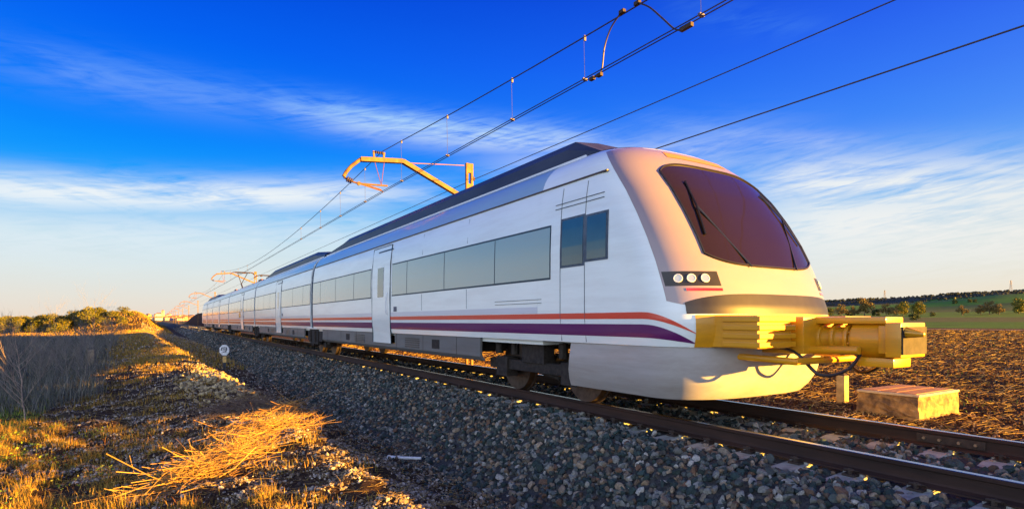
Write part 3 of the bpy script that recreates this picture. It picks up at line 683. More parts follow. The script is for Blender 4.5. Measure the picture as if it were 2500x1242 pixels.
def nose_body(zlo, zhi, yb, nz=46, nw=72):
    mb = MB(); vs = []
    for i in range(nz + 1):
        z = zlo + (zhi - zlo) * (1 - (1 - i / nz) ** 1.5)
        row = [Vector((XT - hw(max(z, .865)), yb, z))]
        for j in range(nw + 1):
            w = -1 + 2 * j / nw; row.append(nose_pt(z, w))
        row.append(Vector((XT + hw(max(z, .865)), yb, z))); vs += row
    m_ = nw + 3; fs = [(i * m_ + j, i * m_ + j + 1, (i + 1) * m_ + j + 1, (i + 1) * m_ + j) for i in range(nz) for j in range(m_ - 1)]
    return mb.add(vs, fs)

train = empty('passenger_train', (0, 0, 0)); tag(train, 'white electric passenger train with red and purple stripes and yellow coupler', 'train')
gaps = [20.75, 34.6, 48.4, 63.3]
cars = [(6.7, gaps[0]), (gaps[0], gaps[1]), (gaps[1], gaps[2]), (gaps[2], gaps[3]), (gaps[3], 77.6)]
doors = {0: [(12.75, 14.05)], 1: [(26.6, 27.9)], 2: [(39.6, 40.9)], 3: [(55.8, 57.1)], 4: [(70.5, 71.8)]}
def bogie(yc, car, wb=.95):
    mb = MB()
    for sg in (-1, 1):
        X = XT + sg * 1.12
        mb.box(X - .07, X + .07, yc - 1.35, yc + 1.35, .36, .52)
        mb.box(X - .10, X + .10, yc - .30, yc + .30, .50, .80)
        for a in (-wb, wb): mb.box(X - .11, X + .11, yc + a - .17, yc + a + .17, .24, .56); mb.tube([(X, yc + a - .25, .60), (X, yc + a - .25, .82)], .07, 8); mb.tube([(X, yc + a + .25, .60), (X, yc + a + .25, .82)], .07, 8)
        mb.tube([(X - .06 * sg, yc - .5, .30), (X - .06 * sg, yc + .5, .42)], .035, 6)
    mb.box(XT - 1.0, XT + 1.0, yc - .25, yc + .25, .38, .62)
    b = mb.build('bogie', M_bogie, car, bevel=.008)
    for a in (-wb, wb):
        w = MB()
        for sg in (-1, 1): w.disc((XT + sg * .865, yc + a, .42), (1, 0, 0), .418, .12, 28); w.disc((XT + sg * .80, yc + a, .42), (1, 0, 0), .448, .03, 28); w.disc((XT + sg * .94, yc + a, .42), (1, 0, 0), .14, .06, 14)
        w.tube([(XT - .8, yc + a, .42), (XT + .8, yc + a, .42)], .08, 10); w.build('wheelset', M_wheel, car, smooth=True)
for ci, (y0, y1) in enumerate(cars):
    a, b = y0 + (.0 if ci == 0 else .19), y1 - (.19 if ci < 4 else 0)
    mb = strip(PROF, a, b, only=(-1, 1))
    if ci == 0: mb = strip(PROF, 6.7, b, only=(-1, 1))
    mb.box(XT - 1.36, XT + 1.36, a + .02, b - .02, .80, .88)
    # end walls
    for ye in ([b] if ci == 0 else [a, b]):
        full = [(XT - w, z) for z, w in FULL] + [(XT + w, z) for z, w in FULL[::-1][1:]]
        mb.add([(x, ye, z) for x, z in full], [tuple(range(len(full)))])
    car = mb.build('carriage', M_white, train, smooth=True)
    strip(COVE, a if ci else 6.7, b).build('roof_cove', M_cove, car, smooth=True)
    strip(CROWN, a if ci else 6.7, b, only=(-1, 1)).build('roof', M_roofdk, car, smooth=True)
    for sg in (-1, 1): g = MB(); g.box(XT + sg * 1.385 - .016, XT + sg * 1.385 + .016, a if ci else 5.3, b, 2.985, 3.003); g.build('gutter', M_gutter, car)
    # roof fairing, its ends sloping down
    e = 1.8; f = MB(); ya, yb = (a + .15 if ci else 5.95), b - .15; pr = [(.93, 3.46), (.90, 3.68), (.74, 3.83), (.30, 3.88)]
    if ci in (2, 3): pr = [(.88, 3.46), (.84, 3.56), (.70, 3.62), (.3, 3.64)]
    vs = []; L_ = 2 * len(pr)
    for (yy, k) in ((ya, .45 if ci else .02), (ya + (e if ci else .8), 1), (yb - e, 1), (yb, .45)):
        vs += [(XT - w, yy, 3.46 + (z - 3.46) * k) for w, z in pr] + [(XT + w, yy, 3.46 + (z - 3.46) * k) for w, z in pr[::-1]]
    fs = [(j * L_ + i, j * L_ + i + 1, (j + 1) * L_ + i + 1, (j + 1) * L_ + i) for j in range(3) for i in range(L_ - 1)]
    f.add(vs, fs); f.build('roof_fairing', M_roofdk, car)
    for sg in (-1, 1): f = MB().box(XT + sg * .985 - .012, XT + sg * .985 + .012, a if ci else 6.2, b, 3.432, 3.462); f.build('roof_rail', M_trim, car)
    # windows
    (d0, d1) = doors[ci][0]
    for (wa, wb_) in (((6.38 if ci == 0 else a + .02), d0 - .1), (d1 + .1, b - .02)):
        strip(sub_prof(1.715, 2.465), wa, wb_, .003).build('window_surround', M_frame, car)
        strip(sub_prof(1.742, 2.435), wa + .02, wb_ - .02, .007).build('window_band', M_glass, car, smooth=True)
    # thin posts seen through the ribbon glazing and small emergency hatches
    for k in range(int((d0 - a) // 1.9)):
        yy = a + 1.2 + 1.9 * k
        if yy < d0 - .3: strip(sub_prof(1.742, 2.435), yy, yy + .018, .0095).build('window_joint', M_frame, car)
    for k in range(int((b - d1) // 1.9)):
        yy = d1 + 1.6 + 1.9 * k
        if yy < b - .3: strip(sub_prof(1.742, 2.435), yy, yy + .018, .0095).build('window_joint', M_frame, car)
    # stripes, interrupted by the door
    for (wa, wb_) in (((4.95 if ci == 0 else a + .01), d0), (d1, b - .01)):
        if ci == 0 and wa < 6: wa = 6.7
        strip(sub_prof(1.17, 1.245, 2), wa, wb_, .004).build('red_stripe', M_red, car)
        strip(sub_prof(1.252, 1.345, 2), wa, wb_, .003).build('grey_stripe', M_greys, car)
        strip(sub_prof(.96, 1.108, 3), wa, wb_, .004).build('purple_stripe', M_purple, car)
    # door
    for sg in (-1, 1):
        dm = strip([(.62, 1.435)] + sub_prof(.865, 2.93, 12), d0, d1, .012, only=(sg,)); dm.build('door', M_white, car, smooth=True)
        jm = MB()
        for yy in (d0, d1): 
            for (za, zb) in ((.62, 1.0), (1.0, 1.7), (1.7, 2.5), (2.5, 2.93)):
                jm.bar((XT + sg * (hw(max(za, .87)) + .012), yy, za), (XT + sg * (hw(zb) + .012), yy, zb), .016)
        jm.bar((XT + sg * (hw(2.93) + .012), d0, 2.93), (XT + sg * (hw(2.93) + .012), d1, 2.93), .016)
        jm.build('door_seal', M_frame, car)
        if sg < 0: MB().tube([(XT - 1.50, d0 + .14, 1.30), (XT - 1.53, d0 + .14, 1.36), (XT - 1.53, d0 + .14, 1.74), (XT - 1.50, d0 + .14, 1.80)], .014, 6).build('door_handle', M_trim, car)
    strip(sub_prof(1.72, 2.43), (d0 + d1) / 2 - .20, (d0 + d1) / 2 + .22, .018).build('door_window', M_glassd, car)
    hm = strip(sub_prof(2.80, 2.835, 1), d0 - .1, d0 + .9, .016); hm.build('door_lamp', M_frame, car)
    strip(sub_prof(1.36, 1.47, 1), d0 - .42, d0 - .22, .006).build('marking_panel', M_marking, car)
    # skirts
    ends = {0: [(8.5, d0 - .15), (d0 - .15, d1 + .15), (d1 + .15, gaps[0] - 1.35)]}.get(ci, [(a + 1.2, d0 - .15), (d0 - .15, d1 + .15), (d1 + .15, b - (1.2 if ci < 4 else 1.0))])
    for (sa, sb) in ends:
        isd = abs((sa + sb) / 2 - (d0 + d1) / 2) < .05
        zt = .62 if isd else .86; 
        for sg in (-1, 1):
            X0 = XT + sg * 1.415; X1 = XT + sg * 1.33
            pts = [(X0, zt), (X0, .54), (XT + sg * 1.36, .475), (X1, .46), (X1 - sg * .02, .48), (X0 - sg * .04, .56), (X0 - sg * .04, zt)]
            if sg > 0: pts = [(x_, max(z_, .60)) for x_, z_ in ((X0, zt), (X0, .60), (X0 - .04, .602), (X0 - .04, zt))]
            if not (sg > 0 and isd): MB().prism(pts, sa, sb).build('skirt', M_skirt, car)
    eq = MB()
    ya_, yb_ = ends[0][0] + .3, ends[-1][1] - .3; yy = ya_
    rs = random.Random(ci)
    while yy < yb_ - 1:
        l_ = rs.uniform(.9, 2.2); eq.box(XT - 1.2, XT + 1.2, yy, min(yy + l_, yb_), rs.choice((.56, .60, .64)), .81); yy += l_ + rs.uniform(.2, .7)
    eq.build('underfloor_equipment', M_bogie, car)
    # skirt louvres and hatches
    for (la, lb) in ((d1 + .8, d1 + 1.7), (d0 - 1.6, d0 - .8)) if ci in (0, 1, 3) else ((d0 - 1.6, d0 - .9),):
        lv = MB()
        for q in range(5):
            z = .58 + .045 * q
            for sg in (-1,): lv.box(XT + sg * 1.418 - .005, XT + sg * 1.418 + .005, la, lb, z, z + .018)
        lv.build('louvre', M_black, car)
    for yy in (d1 + 2.2, d0 - 2.6):
        if yy < b - 1.9 and yy > a + 1.3:
            MB().box(XT - 1.421, XT - 1.413, yy, yy + .35, .60, .78).build('skirt_hatch', M_bogie, car)
    for sg in (-1,):
        for yy in np.arange(a + 2.4 if ci else 9.4, b - 1.5, 1.55):
            if not d0 - .2 < yy < d1 + .2: sm_ = MB().box(XT + sg * 1.416 - .002, XT + sg * 1.416 + .002, yy, yy + .012, .53, .855); sm_.build('skirt_joint', M_black, car)
    if ci == 2:
        strip(sub_prof(1.36, 1.70, 2), d1 + .15, d1 + .9, .007).build('low_window', M_glass, car)
        strip(sub_prof(1.34, 1.72, 2), d1 + .12, d1 + .93, .004).build('low_window_frame', M_frame, car)
    if ci == 0: bogie(7.2, car, .9)
    if ci == 4: bogie(b - 1.9, car, .9)
# between the carriages: bellows and a shared bogie
for y in gaps:
    gm = MB(); pr = [(XT - w * .955, z) for z, w in FULL] + [(XT + w * .955, z) for z, w in FULL[::-1][1:]]
    for k in range(5):
        ya = y - .19 + .076 * k; sc = .985 if k % 2 else .95
        gm.prism([(XT + (x - XT) / .955 * sc, z - .02) for x, z in pr], ya + .002, ya + .074)
    gm.build('gangway_bellows', M_bellow, train)
    for sg in (-1, 1):
        bc = MB(); bc.box(XT + sg * 1.34 - .06, XT + sg * 1.34 + .06, y - .62, y + .62, .34, .86); bc.box(XT + sg * 1.30 - .06, XT + sg * 1.30 + .06, y - 1.05, y + 1.05, .44, .80)
        bc.tube([(XT + sg * 1.42, y - .35, .40), (XT + sg * 1.42, y - .35, .80)], .05, 8); bc.tube([(XT + sg * 1.42, y + .35, .40), (XT + sg * 1.42, y + .35, .80)], .05, 8)
        bc.build('end_equipment', M_bogie, train, bevel=.01)
    for sg in (-1, 1): MB().box(XT + sg * 1.43 - .03, XT + sg * 1.43 + .03, y - .66, y + .66, .862, .895).build('bogie_cover_edge', M_white, train)
    bogie(y, train, .9)
# rear end of the train
rc = nose_body(.865, 3.585, 6.71)
MY = Matrix.Translation((0, 0, 0))
rear = MB(); dy = 77.58; rear.add([(v[0], dy + (6.71 - v[1]) * .62, v[2]) for v in rc.v], rc.f); rear.build('rear_cab', M_white, train, smooth=True)
# front cab
cab = nose_body(.865, 3.585, 6.705).build('cab_nose', M_white, train, smooth=True)
nose_patch(lambda w: (3.455, 3.58), -.97, .97, 6, 40, .006).build('cab_roof', M_roofdk, cab, smooth=True)
WS = .40
def wz(w): t = abs(w) / WS; return (1.76 + .12 * t ** 3, 3.10 - .16 * t ** 4)
nose_patch(wz, -WS, WS, 26, 36, .006).build('windscreen', M_shield, cab, smooth=True)
sl_ = MB(); ring = [nose_pt(wz(w)[1], w) + nose_n(wz(w)[1], w) * .010 for w in np.linspace(-WS, WS, 30)] + [nose_pt(z, WS) + nose_n(z, WS) * .010 for z in np.linspace(wz(WS)[1], wz(WS)[0], 16)] + \
    [nose_pt(wz(w)[0], w) + nose_n(wz(w)[0], w) * .010 for w in np.linspace(WS, -WS, 30)] + [nose_pt(z, -WS) + nose_n(z, -WS) * .010 for z in np.linspace(wz(WS)[0], wz(WS)[1], 16)]
sl_.tube(ring, .014, 6); sl_.build('windscreen_seal', M_black, cab, smooth=True)
for sg in (-1, 1):
    wp = MB(); q0 = nose_pt(1.74, sg * .12) + nose_n(1.74, sg * .12) * .03; q1 = nose_pt(2.45, sg * .30) + nose_n(2.45, sg * .30) * .03; wp.tube([q0, q1], .010, 5)
    q2 = nose_pt(2.1, sg * .34) + nose_n(2.1, sg * .34) * .022; q3 = nose_pt(2.8, sg * .26) + nose_n(2.8, sg * .26) * .022; wp.tube([q2, q1, q3], .012, 5); wp.build('wiper', M_black, cab)

def gz_(w): t = abs(w) / .66; return (1.22, 1.44 - .0 * t + (-.10) * t ** 3)
nose_patch(gz_, -.66, .66, 8, 30, .005).build('front_grille', M_black, cab, smooth=True)
for sg in (-1, 1):
    
    for q in (.46, .56, .66):
        pc, pn = nose_pt(1.60, sg * q), nose_n(1.60, sg * q); lm = MB().disc(pc + pn * .008, pn, .040, .016, 20).build('headlight', M_lamp, cab); rg = MB(); t1 = pn.cross(Vector((0, 0, 1))).normalized(); t2 = pn.cross(t1)
        rg.tube([pc + pn * .014 + (t1 * math.cos(v) + t2 * math.sin(v)) * .044 for v in np.linspace(0, 6.2832, 21)], .007, 5); rg.build('lamp_ring', M_trim, lm, smooth=True)
    wA, wB = sorted((sg * .36, sg * .78)); nose_patch(lambda w: (1.52, 1.68), wA, wB, 4, 12, .005).build('headlight_surround', M_black, cab, smooth=True)
    wA, wB = sorted((sg * .36, sg * .62)); nose_patch(lambda w: (1.465, 1.495), wA, wB, 2, 8, .008).build('tail_light', M_tail, cab, smooth=True)
nose_patch(lambda w: (3.22, 3.32), -.22, .22, 3, 12, .008).build('top_lamp', M_orange, cab, smooth=True)
# stripes sweep down round the corner of the nose
for (z0, z1, nm, mt) in ((1.17, 1.245, 'red_stripe', M_red), (.96, 1.108, 'purple_stripe', M_purple)):
    for sg in (-1, 1):
        strip([(z, hw(z)) for z in np.linspace(z0, z1, 4)], 4.75, 6.7, .004, both=True) if False else None
        mb = MB(); vs = []; nn = 26
        for j in range(nn + 1):
            t = j / nn
            if t < .5:
                yy = 6.7 + (float(np.interp((z0 + z1) / 2, ZF, SF)) + .84 - 6.7) * (t / .5); dr = 0; th = 1; w = None
            else:
                q = (t - .5) / .5; w = 1 - .40 * q; dr = .16 * q ** 1.5 * (1 if z0 > 1.1 else .35); th = 1 - .92 * q ** 1.6
            for i in range(4):
                z = z0 + (z1 - z0) * (.0 + i / 3 * th) - dr
                z = max(z, .87)
                if w is None: vs.append(Vector((XT + sg * (hw(z) + .004), yy, z)))
                else: vs.append(nose_pt(z, sg * w) + nose_n(z, sg * w) * .005)
        mb.add(vs, [(j * 4 + i, j * 4 + i + 1, (j + 1) * 4 + i + 1, (j + 1) * 4 + i) for j in range(nn) for i in range(3)])
        mb.build(nm, mt, cab)
# warm grey front mask around the windscreen
nose_patch(lambda w: (1.26 + .10 * abs(w / .80) ** 3, 3.44 - .10 * abs(w / .80) ** 3), -.80, .80, 30, 48, .003).build('front_mask', M_mask, cab, smooth=True)
# yellow lower front
nose_patch(lambda w: (.868, 1.225 - .03 * abs(w)), -.60, .60, 6, 36, .0065).build('yellow_front_panel', M_yellow, cab, smooth=True)
# side windows of the cab, door with handle rail
for (ya, yb_, z0, z1, mt, nm) in ((5.68, 6.12, 1.88, 2.48, M_glassd, 'cab_door_window'), (5.24, 5.60, 1.92, 2.46, M_glassd, 'cab_side_window')):
    strip(sub_prof(z0 - .03, z1 + .03), ya - .04, yb_ + .04, .004).build('cab_window_frame', M_bellow, cab)
    strip(sub_prof(z0, z1), ya, yb_, .008).build(nm, mt, cab)
def panel_line(a, b, w): MB().bar(a, b, w).build('cab_panel_line', M_bellow, cab)
for yy in (5.645, 6.16):
    MB().tube([(XT - hw(z_) - .003, yy, z_) for z_ in (.88, 1.2, 1.7, 2.1, 2.5, 2.75, 2.93)], .005, 4).build('cab_panel_line', M_bellow, cab)
for (yy, za, zb) in ((8.9, 2.5, 2.93), (10.9, 2.5, 2.93), (8.9, 1.36, 1.7), (10.9, 1.36, 1.7)): panel_line((XT - hw(za) - .001, yy, za), (XT - hw(zb) - .001, yy, zb), .006)
for zz in (2.72, 2.66): panel_line((XT - hw(zz) - .004, 5.3, zz), (XT - hw(zz) - .004, 6.3, zz), .008)
for zz in (1.45, 1.40): panel_line((XT - hw(zz) - .004, 6.6, zz), (XT - hw(zz) - .004, 7.9, zz), .006)
# plough skirt below the nose
pm = MB(); vs = []; zz = [.27, .36, .50, .68, .862]; ins = [.30, .20, .10, .05, .02]; W = np.linspace(-1, 1, 60)
for z, i_ in zip(zz, ins):
    row = [Vector((XT - 1.42 + i_ * .5, 6.0 + .3 * (.862 - z), z))]
    for w in W:
        p = nose_pt(.865, w); c = Vector((XT, 6.2, 0)); d = Vector((p.x - c.x, p.y - c.y, 0)); l = d.length; d.normalize(); q = c + d * (l - i_ * .9); row.append(Vector((q.x, q.y, z)))
    row.append(Vector((XT + 1.42 - i_ * .5, 6.0 + .3 * (.862 - z), z))); vs += row
m_ = len(W) + 2; pm.add(vs, [(i * m_ + j, i * m_ + j + 1, (i + 1) * m_ + j + 1, (i + 1) * m_ + j) for i in range(4) for j in range(m_ - 1)])
pm.build('plough_skirt', M_plough, train, smooth=True)
# coupler and yellow guard frame
cp = MB()
cp.tube([(XT, 2.74, .96), (XT, 2.80, .96), (XT, 2.95, .96), (XT, 3.05, .96), (XT, 3.06, .96)], .19, 20); cp.box(XT - .24, XT + .24, 2.56, 2.70, .80, 1.13)
cp.box(XT - .20, XT + .20, 2.69, 2.78, .83, 1.10); cp.tube([(XT, 3.0, .96), (XT, 4.0, .96)], .125, 18)
for yy in (3.12, 3.26, 3.40): cp.disc((XT, yy, .96), (0, 1, 0), .165, .045, 20)
cp.box(XT - .40, XT + .40, 3.40, 3.98, .80, 1.19); cp.box(XT - .17, XT + .17, 2.72, 3.42, 1.115, 1.185)
for k_ in range(8):
    a_ = k_ * math.pi / 4 + .3; cp.disc((XT + .145 * math.cos(a_), 3.085, .96 + .145 * math.sin(a_)), (0, 1, 0), .018, .03, 6)
cp.tube([(XT - .30, 2.9, .86), (XT - .26, 3.5, .84)], .045, 10); cp.tube([(XT + .30, 2.9, .86), (XT + .26, 3.5, .84)], .045, 10)
cp.tube([(XT - .16, 2.56, 1.04), (XT - .16, 2.40, 1.02)], .06, 10, .02); cp.box(XT - .20, XT + .14, 2.64, 2.98, .70, .79)
cup = cp.build('coupler', M_yellow, train, bevel=.014, smooth=True)
cf = MB(); cf.box(XT - .235, XT + .235, 2.545, 2.562, .83, 1.09); cf.build('coupler_face', M_bogie, cup, bevel=.004)
for sg in (-1, 1):
    bf = MB()
    for q in range(4): bf.box(XT + sg * .80 - .30, XT + sg * .80 + .30, 3.42, 3.86, .88 + .085 * q, .935 + .085 * q)
    bf.box(XT + sg * .80 - .28, XT + sg * .80 + .28, 3.46, 4.0, .87, 1.20)
    bf.build('anti_climber', M_yellow, train, bevel=.01)
gd = MB(); gd.tube([(XT - .72, 3.95, .76), (XT - .70, 3.30, .74), (XT + .70, 3.30, .74), (XT + .72, 3.95, .76)], .035, 8); gd.build('guard_rail', M_yellow, train, smooth=True)
for sg in (-1, 1):
    for q in (.40,): hs = MB().tube(spline([Vector(v) for v in ((XT + sg * q, 3.85, .88), (XT + sg * q, 3.50, .82), (XT + sg * (q - .03), 3.25, .60), (XT + sg * (q - .10), 3.02, .66), (XT + sg * (q - .16), 2.92, .82))], 6), .018, 6); hs.build('brake_hose', M_black, train, smooth=True)
# pantographs
def pantograph(yc, raised, ztop=5.24):
    fr = MB(); z0 = 3.72
    fr.box(XT - .55, XT - .48, yc - .7, yc + .7, z0, z0 + .06); fr.box(XT + .48, XT + .55, yc - .7, yc + .7, z0, z0 + .06); fr.box(XT - .55, XT + .55, yc - .05, yc + .05, z0, z0 + .06)
    root = fr.build('pantograph', M_red_ins, train)
    for sx in (-.5, .5):
        for sy in (-.6, .6): MB().tube([(XT + sx, yc + sy, z0 - .2), (XT + sx, yc + sy, z0)], .05, 8).build('insulator', M_red_ins, root)
    if raised:
        km = z0 + .58; a = MB(); a.tube([(XT, yc - .5, z0 + .06), (XT, yc + .75, km)], .055, 8); a.tube([(XT, yc + .75, km), (XT - .38, yc - .1, ztop - .06)], .028, 6); a.tube([(XT, yc + .75, km), (XT + .38, yc - .1, ztop - .06)], .028, 6)
        a.tube([(XT - .4, yc - .1, ztop - .08), (XT + .4, yc - .1, ztop - .08)], .03, 6); a.build('pantograph_arm', M_iron, root)
    else:
        ztop = z0 + .32; a = MB(); a.tube([(XT, yc - .5, z0 + .08), (XT, yc + 1.0, z0 + .2)], .05, 8); a.tube([(XT, yc + 1.0, z0 + .2), (XT, yc - .3, ztop - .05)], .03, 6); a.build('pantograph_arm', M_iron, root)
    h = MB()
    for dy_ in (-.22, .02):
        h.tube([(XT - .92, yc - .1 + dy_, ztop - .20), (XT - .78, yc - .1 + dy_, ztop - .06), (XT - .6, yc - .1 + dy_, ztop - .01), (XT + .6, yc - .1 + dy_, ztop - .01), (XT + .78, yc - .1 + dy_, ztop - .06), (XT + .92, yc - .1 + dy_, ztop - .20)], .03, 6)
    h.box(XT - .55, XT - .45, yc - .33, yc - .07, ztop - .08, ztop - .03); h.box(XT + .45, XT + .55, yc - .33, yc - .07, ztop - .08, ztop - .03)
    h.build('collector_head', M_iron, root)
pantograph(52.8, True); pantograph(39.2, False)

# ---------------------------------------------------------------- overhead line
M_mast = new_mat('rusty_mast_paint', (.22, .12, .032), .65, metal=.1, var=.35, vscale=6, col2=(.12, .055, .02), bump=.003)
M_wire = new_mat('copper_wire_dark', (.035, .03, .035), .5, metal=.3)
M_ins = new_mat('brown_insulator', (.06, .04, .035), .3)
M_conc = new_mat('mast_base_concrete', (.33, .31, .28), .9, var=.2)
SPAN = [17.3, 67.5, 119, 172, 225, 280, 335, 392, 450]
XM = 9.05
def messenger(y):
    pts = [-33] + SPAN
    for i in range(len(pts) - 1):
        if pts[i] <= y <= pts[i + 1]:
            a, b = pts[i], pts[i + 1]; t = (y - a) / (b - a); return 6.48 - .97 * 4 * t * (1 - t)
    return 6.48
def stag(y):
    pts = [-33] + SPAN; return float(np.interp(y, pts, [6.0 if i % 2 else 6.16 for i in range(len(pts))]))
def contact(y):
    pts = [-33] + SPAN
    return 5.20 - (.13 * (1 - abs((y - 17.3) / 25 + 1)) if -33 < y < 17.3 and abs((y - 17.3) / 25 + 1) < 1 else 0)
def make_mast():
    """local frame: foot of the mast at the origin, the arm reaches towards -x over the track, z = 0 at rail level"""
    root = empty('catenary_mast'); mb = MB()
    H = 6.52
    for sx in (-.095, .095): mb.box(sx - .035, sx + .035, -.05, .05, -1.0, H)                    # two channels
    z = 1.0
    while z < H - .5: mb.box(-.0595, .0595, -.045, .045, z, z + .14); z += .52                   # batten plates
    mb.box(-.0595, .0595, -.045, .045, H - .32, H - .002)
    mb.build('post', M_mast, root)
    MB().box(-.4, .4, -.4, .4, -1.2, -.45).build('foundation', M_conc, root, bevel=.02)
    S = 17.3
    def L(px, py):
        p = P(px, py, s=S); return Vector((p.x - XM, 0, p.z))
    a = MB(); pts = [L(1131, 483), L(983, 394), L(880, 389)]
    for i in range(2):
        for sy in (-.06, .06): a.bar(pts[i] + Vector((0, sy, 0)), pts[i + 1] + Vector((0, sy, 0)), .045, .13)
    for t in (0.1, .4, .7): 
        c = pts[0].lerp(pts[1], t); a.box(c.x - .04, c.x + .04, -.06, .06, c.z - .02, c.z + .02)
    a.box(pts[0].x - .05, -.02, -.07, .07, pts[0].z - .06, pts[0].z + .06)
    arm = a.build('cantilever_arm', M_mast, root)
    q = MB(); q.tube([L(880, 389), L(858, 405), L(845, 420), L(839, 431)], .055, 8); q.build('arm_end', M_mast, root, smooth=True)
    i_ = MB(); c0, c1 = L(839, 433), L(862, 444)
    i_.tube([c0, c1], .03, 6)
    for t in (.4, .6, .8): i_.disc(c0.lerp(c1, t), c1 - c0, .085, .035, 12)
    i_.build('insulator', M_ins, root, smooth=True)
    r = MB(); r.tube([c1, L(875, 448), L(946, 454)], .028, 6); r.tube([L(877, 446), L(930, 463), L(935, 470)], .020, 6); r.tube([L(877, 449), L(930, 466)], .015, 5); r.disc(L(876, 448), (0, 1, 0), .06, .06, 8)
    r.build('registration_arm', M_mast, root, smooth=True)
    w = MB(); w.tube([L(1133, 404), L(995, 398)], .014, 5); w.tube([L(915, 396), L(931, 452)], .010, 4); w.tube([L(938, 396), L(931, 452)], .010, 4); w.build('stay_wire', M_red_ins, root)
    b = MB(); c = L(925, 390)
    for dx in (-.15, .15): b.bar(c + Vector((dx, 0, 0)), c + Vector((dx * 1.15, 0, .25)), .05)
    b.bar(c + Vector((-.15, 0, .03)), c + Vector((.15, 0, .03)), .04); b.build('saddle_bracket', M_mast, root)
    s2 = MB(); s2.tube([c + Vector((-.17, 0, .22)), c + Vector((.17, 0, .22))], .02, 6)
    for dx in (-.1, -.03, .04, .11): s2.disc(c + Vector((dx, 0, .22)), (1, 0, 0), .05, .03, 10)
    s2.build('insulator', M_ins, root)
    ins = MB()
    for zz in (6.02, 5.0): ins.box(.132, .17, -.03, .03, zz - .03, zz + .03); ins.disc((.17, 0, zz), (0, 0, 1), .045, .12, 10)
    ins.build('line_bracket', M_ins, root)
    return root
m0 = make_mast(); desc = ['nearest tall rusty overhead line mast, rising right behind the lead carriage', 'overhead line mast beside the raised pantograph', 'overhead line mast just behind the tail of the train',
    'fourth overhead line mast from the camera, first one clear of the train tail', 'fifth overhead line mast from the camera along the line', 'sixth overhead line mast from the camera along the line', 'seventh overhead line mast from the camera, tiny above the track',
    'second to last overhead line mast before the town', 'farthest overhead line mast before the town']
for i, y in enumerate(SPAN):
    o = m0 if i == 0 else copy_tree(m0); o.location = (XM, y, 0); tag(o, desc[i], 'mast', 'overhead line masts along the track')
ysw = list(np.arange(-33, 67.5, 1.4)) + list(np.arange(67.5, 450, 6))
def wire(name, fx, fz, r, label, far=450):
    mb = MB(); mb.tube([(fx(y), y, fz(y)) for y in ysw if y <= far] + [(fx(far), far, fz(far))], r, 5); o = mb.build(name, M_wire); tag(o, label, 'wire'); return o
mw = wire('messenger_wire', stag, messenger, .0115, 'sagging upper messenger wire of the overhead line, with droppers')
for i in range(2):
    wire('contact_wire', lambda y, i=i: stag(y) + (-.035, .035)[i], contact, .009, ('left one of the paired contact wires above the train', 'right one of the paired contact wires above the train')[i])
M_drop = new_mat('dropper_wire', (.10, .09, .12), .5, metal=.2)
ydrop = [P(1707, 50, x=6).y, P(1424, 205, x=6).y, P(1248, 298, x=6).y, P(1091, 384, x=6).y, P(980, 440, x=6).y, P(891, 492, x=6).y, P(830, 524, x=6).y, P(781, 553, x=6).y, P(733, 582, x=6).y] + list(np.arange(50, 225, 6.3))
for y in ydrop:
    x = stag(y); d = MB(); zt, zb = messenger(y), contact(y); d.tube([(x - .02, y, zt), (x, y + .01, (zt + zb) / 2), (x, y, zb)], .0045 if y < 40 else .006, 4); d.box(x - .045, x + .045, y - .02, y + .02, zb - .012, zb + .025); d.box(x - .018, x + .018, y - .015, y + .015, zt - .07, zt + .02)
    d.build('dropper', M_drop, mw)
# jumper cables
jp = [[(1519, 28), (1492, 68), (1476, 115), (1470, 165), (1462, 183), (1448, 190)], [(1556, 7), (1585, 18), (1618, 46), (1645, 70), (1662, 73), (1685, 60)]]
for k, pl in enumerate(jp):
    yA, yB = P(1540, 12, x=6.0).y, P(pl[-1][0], pl[-1][1], x=6.0).y
    pts = [P(a, b, x=6.0) for a, b in pl]; mb = MB(); mb.tube(spline(pts), .013, 6); o = mb.build('jumper_cable', M_wire, smooth=True)
    tag(o, ('jumper cable curving steeply down from messenger wire to contact wire', 'jumper cable with shallow loop nearest the top of the picture')[k], 'cable', 'jumper cables of the overhead line')
    c = MB()
    for (a, b) in ((pl[-1][0] - 2, pl[-1][1] + 1), (pl[-1][0] + (16 if k == 0 else -16), pl[-1][1] + (-8 if k == 0 else 9)), pl[0]):
        q = P(a, b, x=6.0); c.box(q.x - .03, q.x + .03, q.y - .05, q.y + .05, q.z - .035, q.z + .02)
    c.build('clamp', M_iron, o, bevel=.005)
wire('feeder_wire', lambda y: 9.22, lambda y: 6.0 - .17 * (1 - ((y - (-7.85)) / 25.15) ** 2 if y < 17.3 else 0), .011, 'single upper feeder wire carried by the masts', 281)
wire('feeder_wire', lambda y: 9.22, lambda y: 5.0 - .19 * (1 - ((y - (-7.85)) / 25.15) ** 2 if y < 17.3 else 0), .013, 'single lower feeder wire passing behind the train nose', 281)

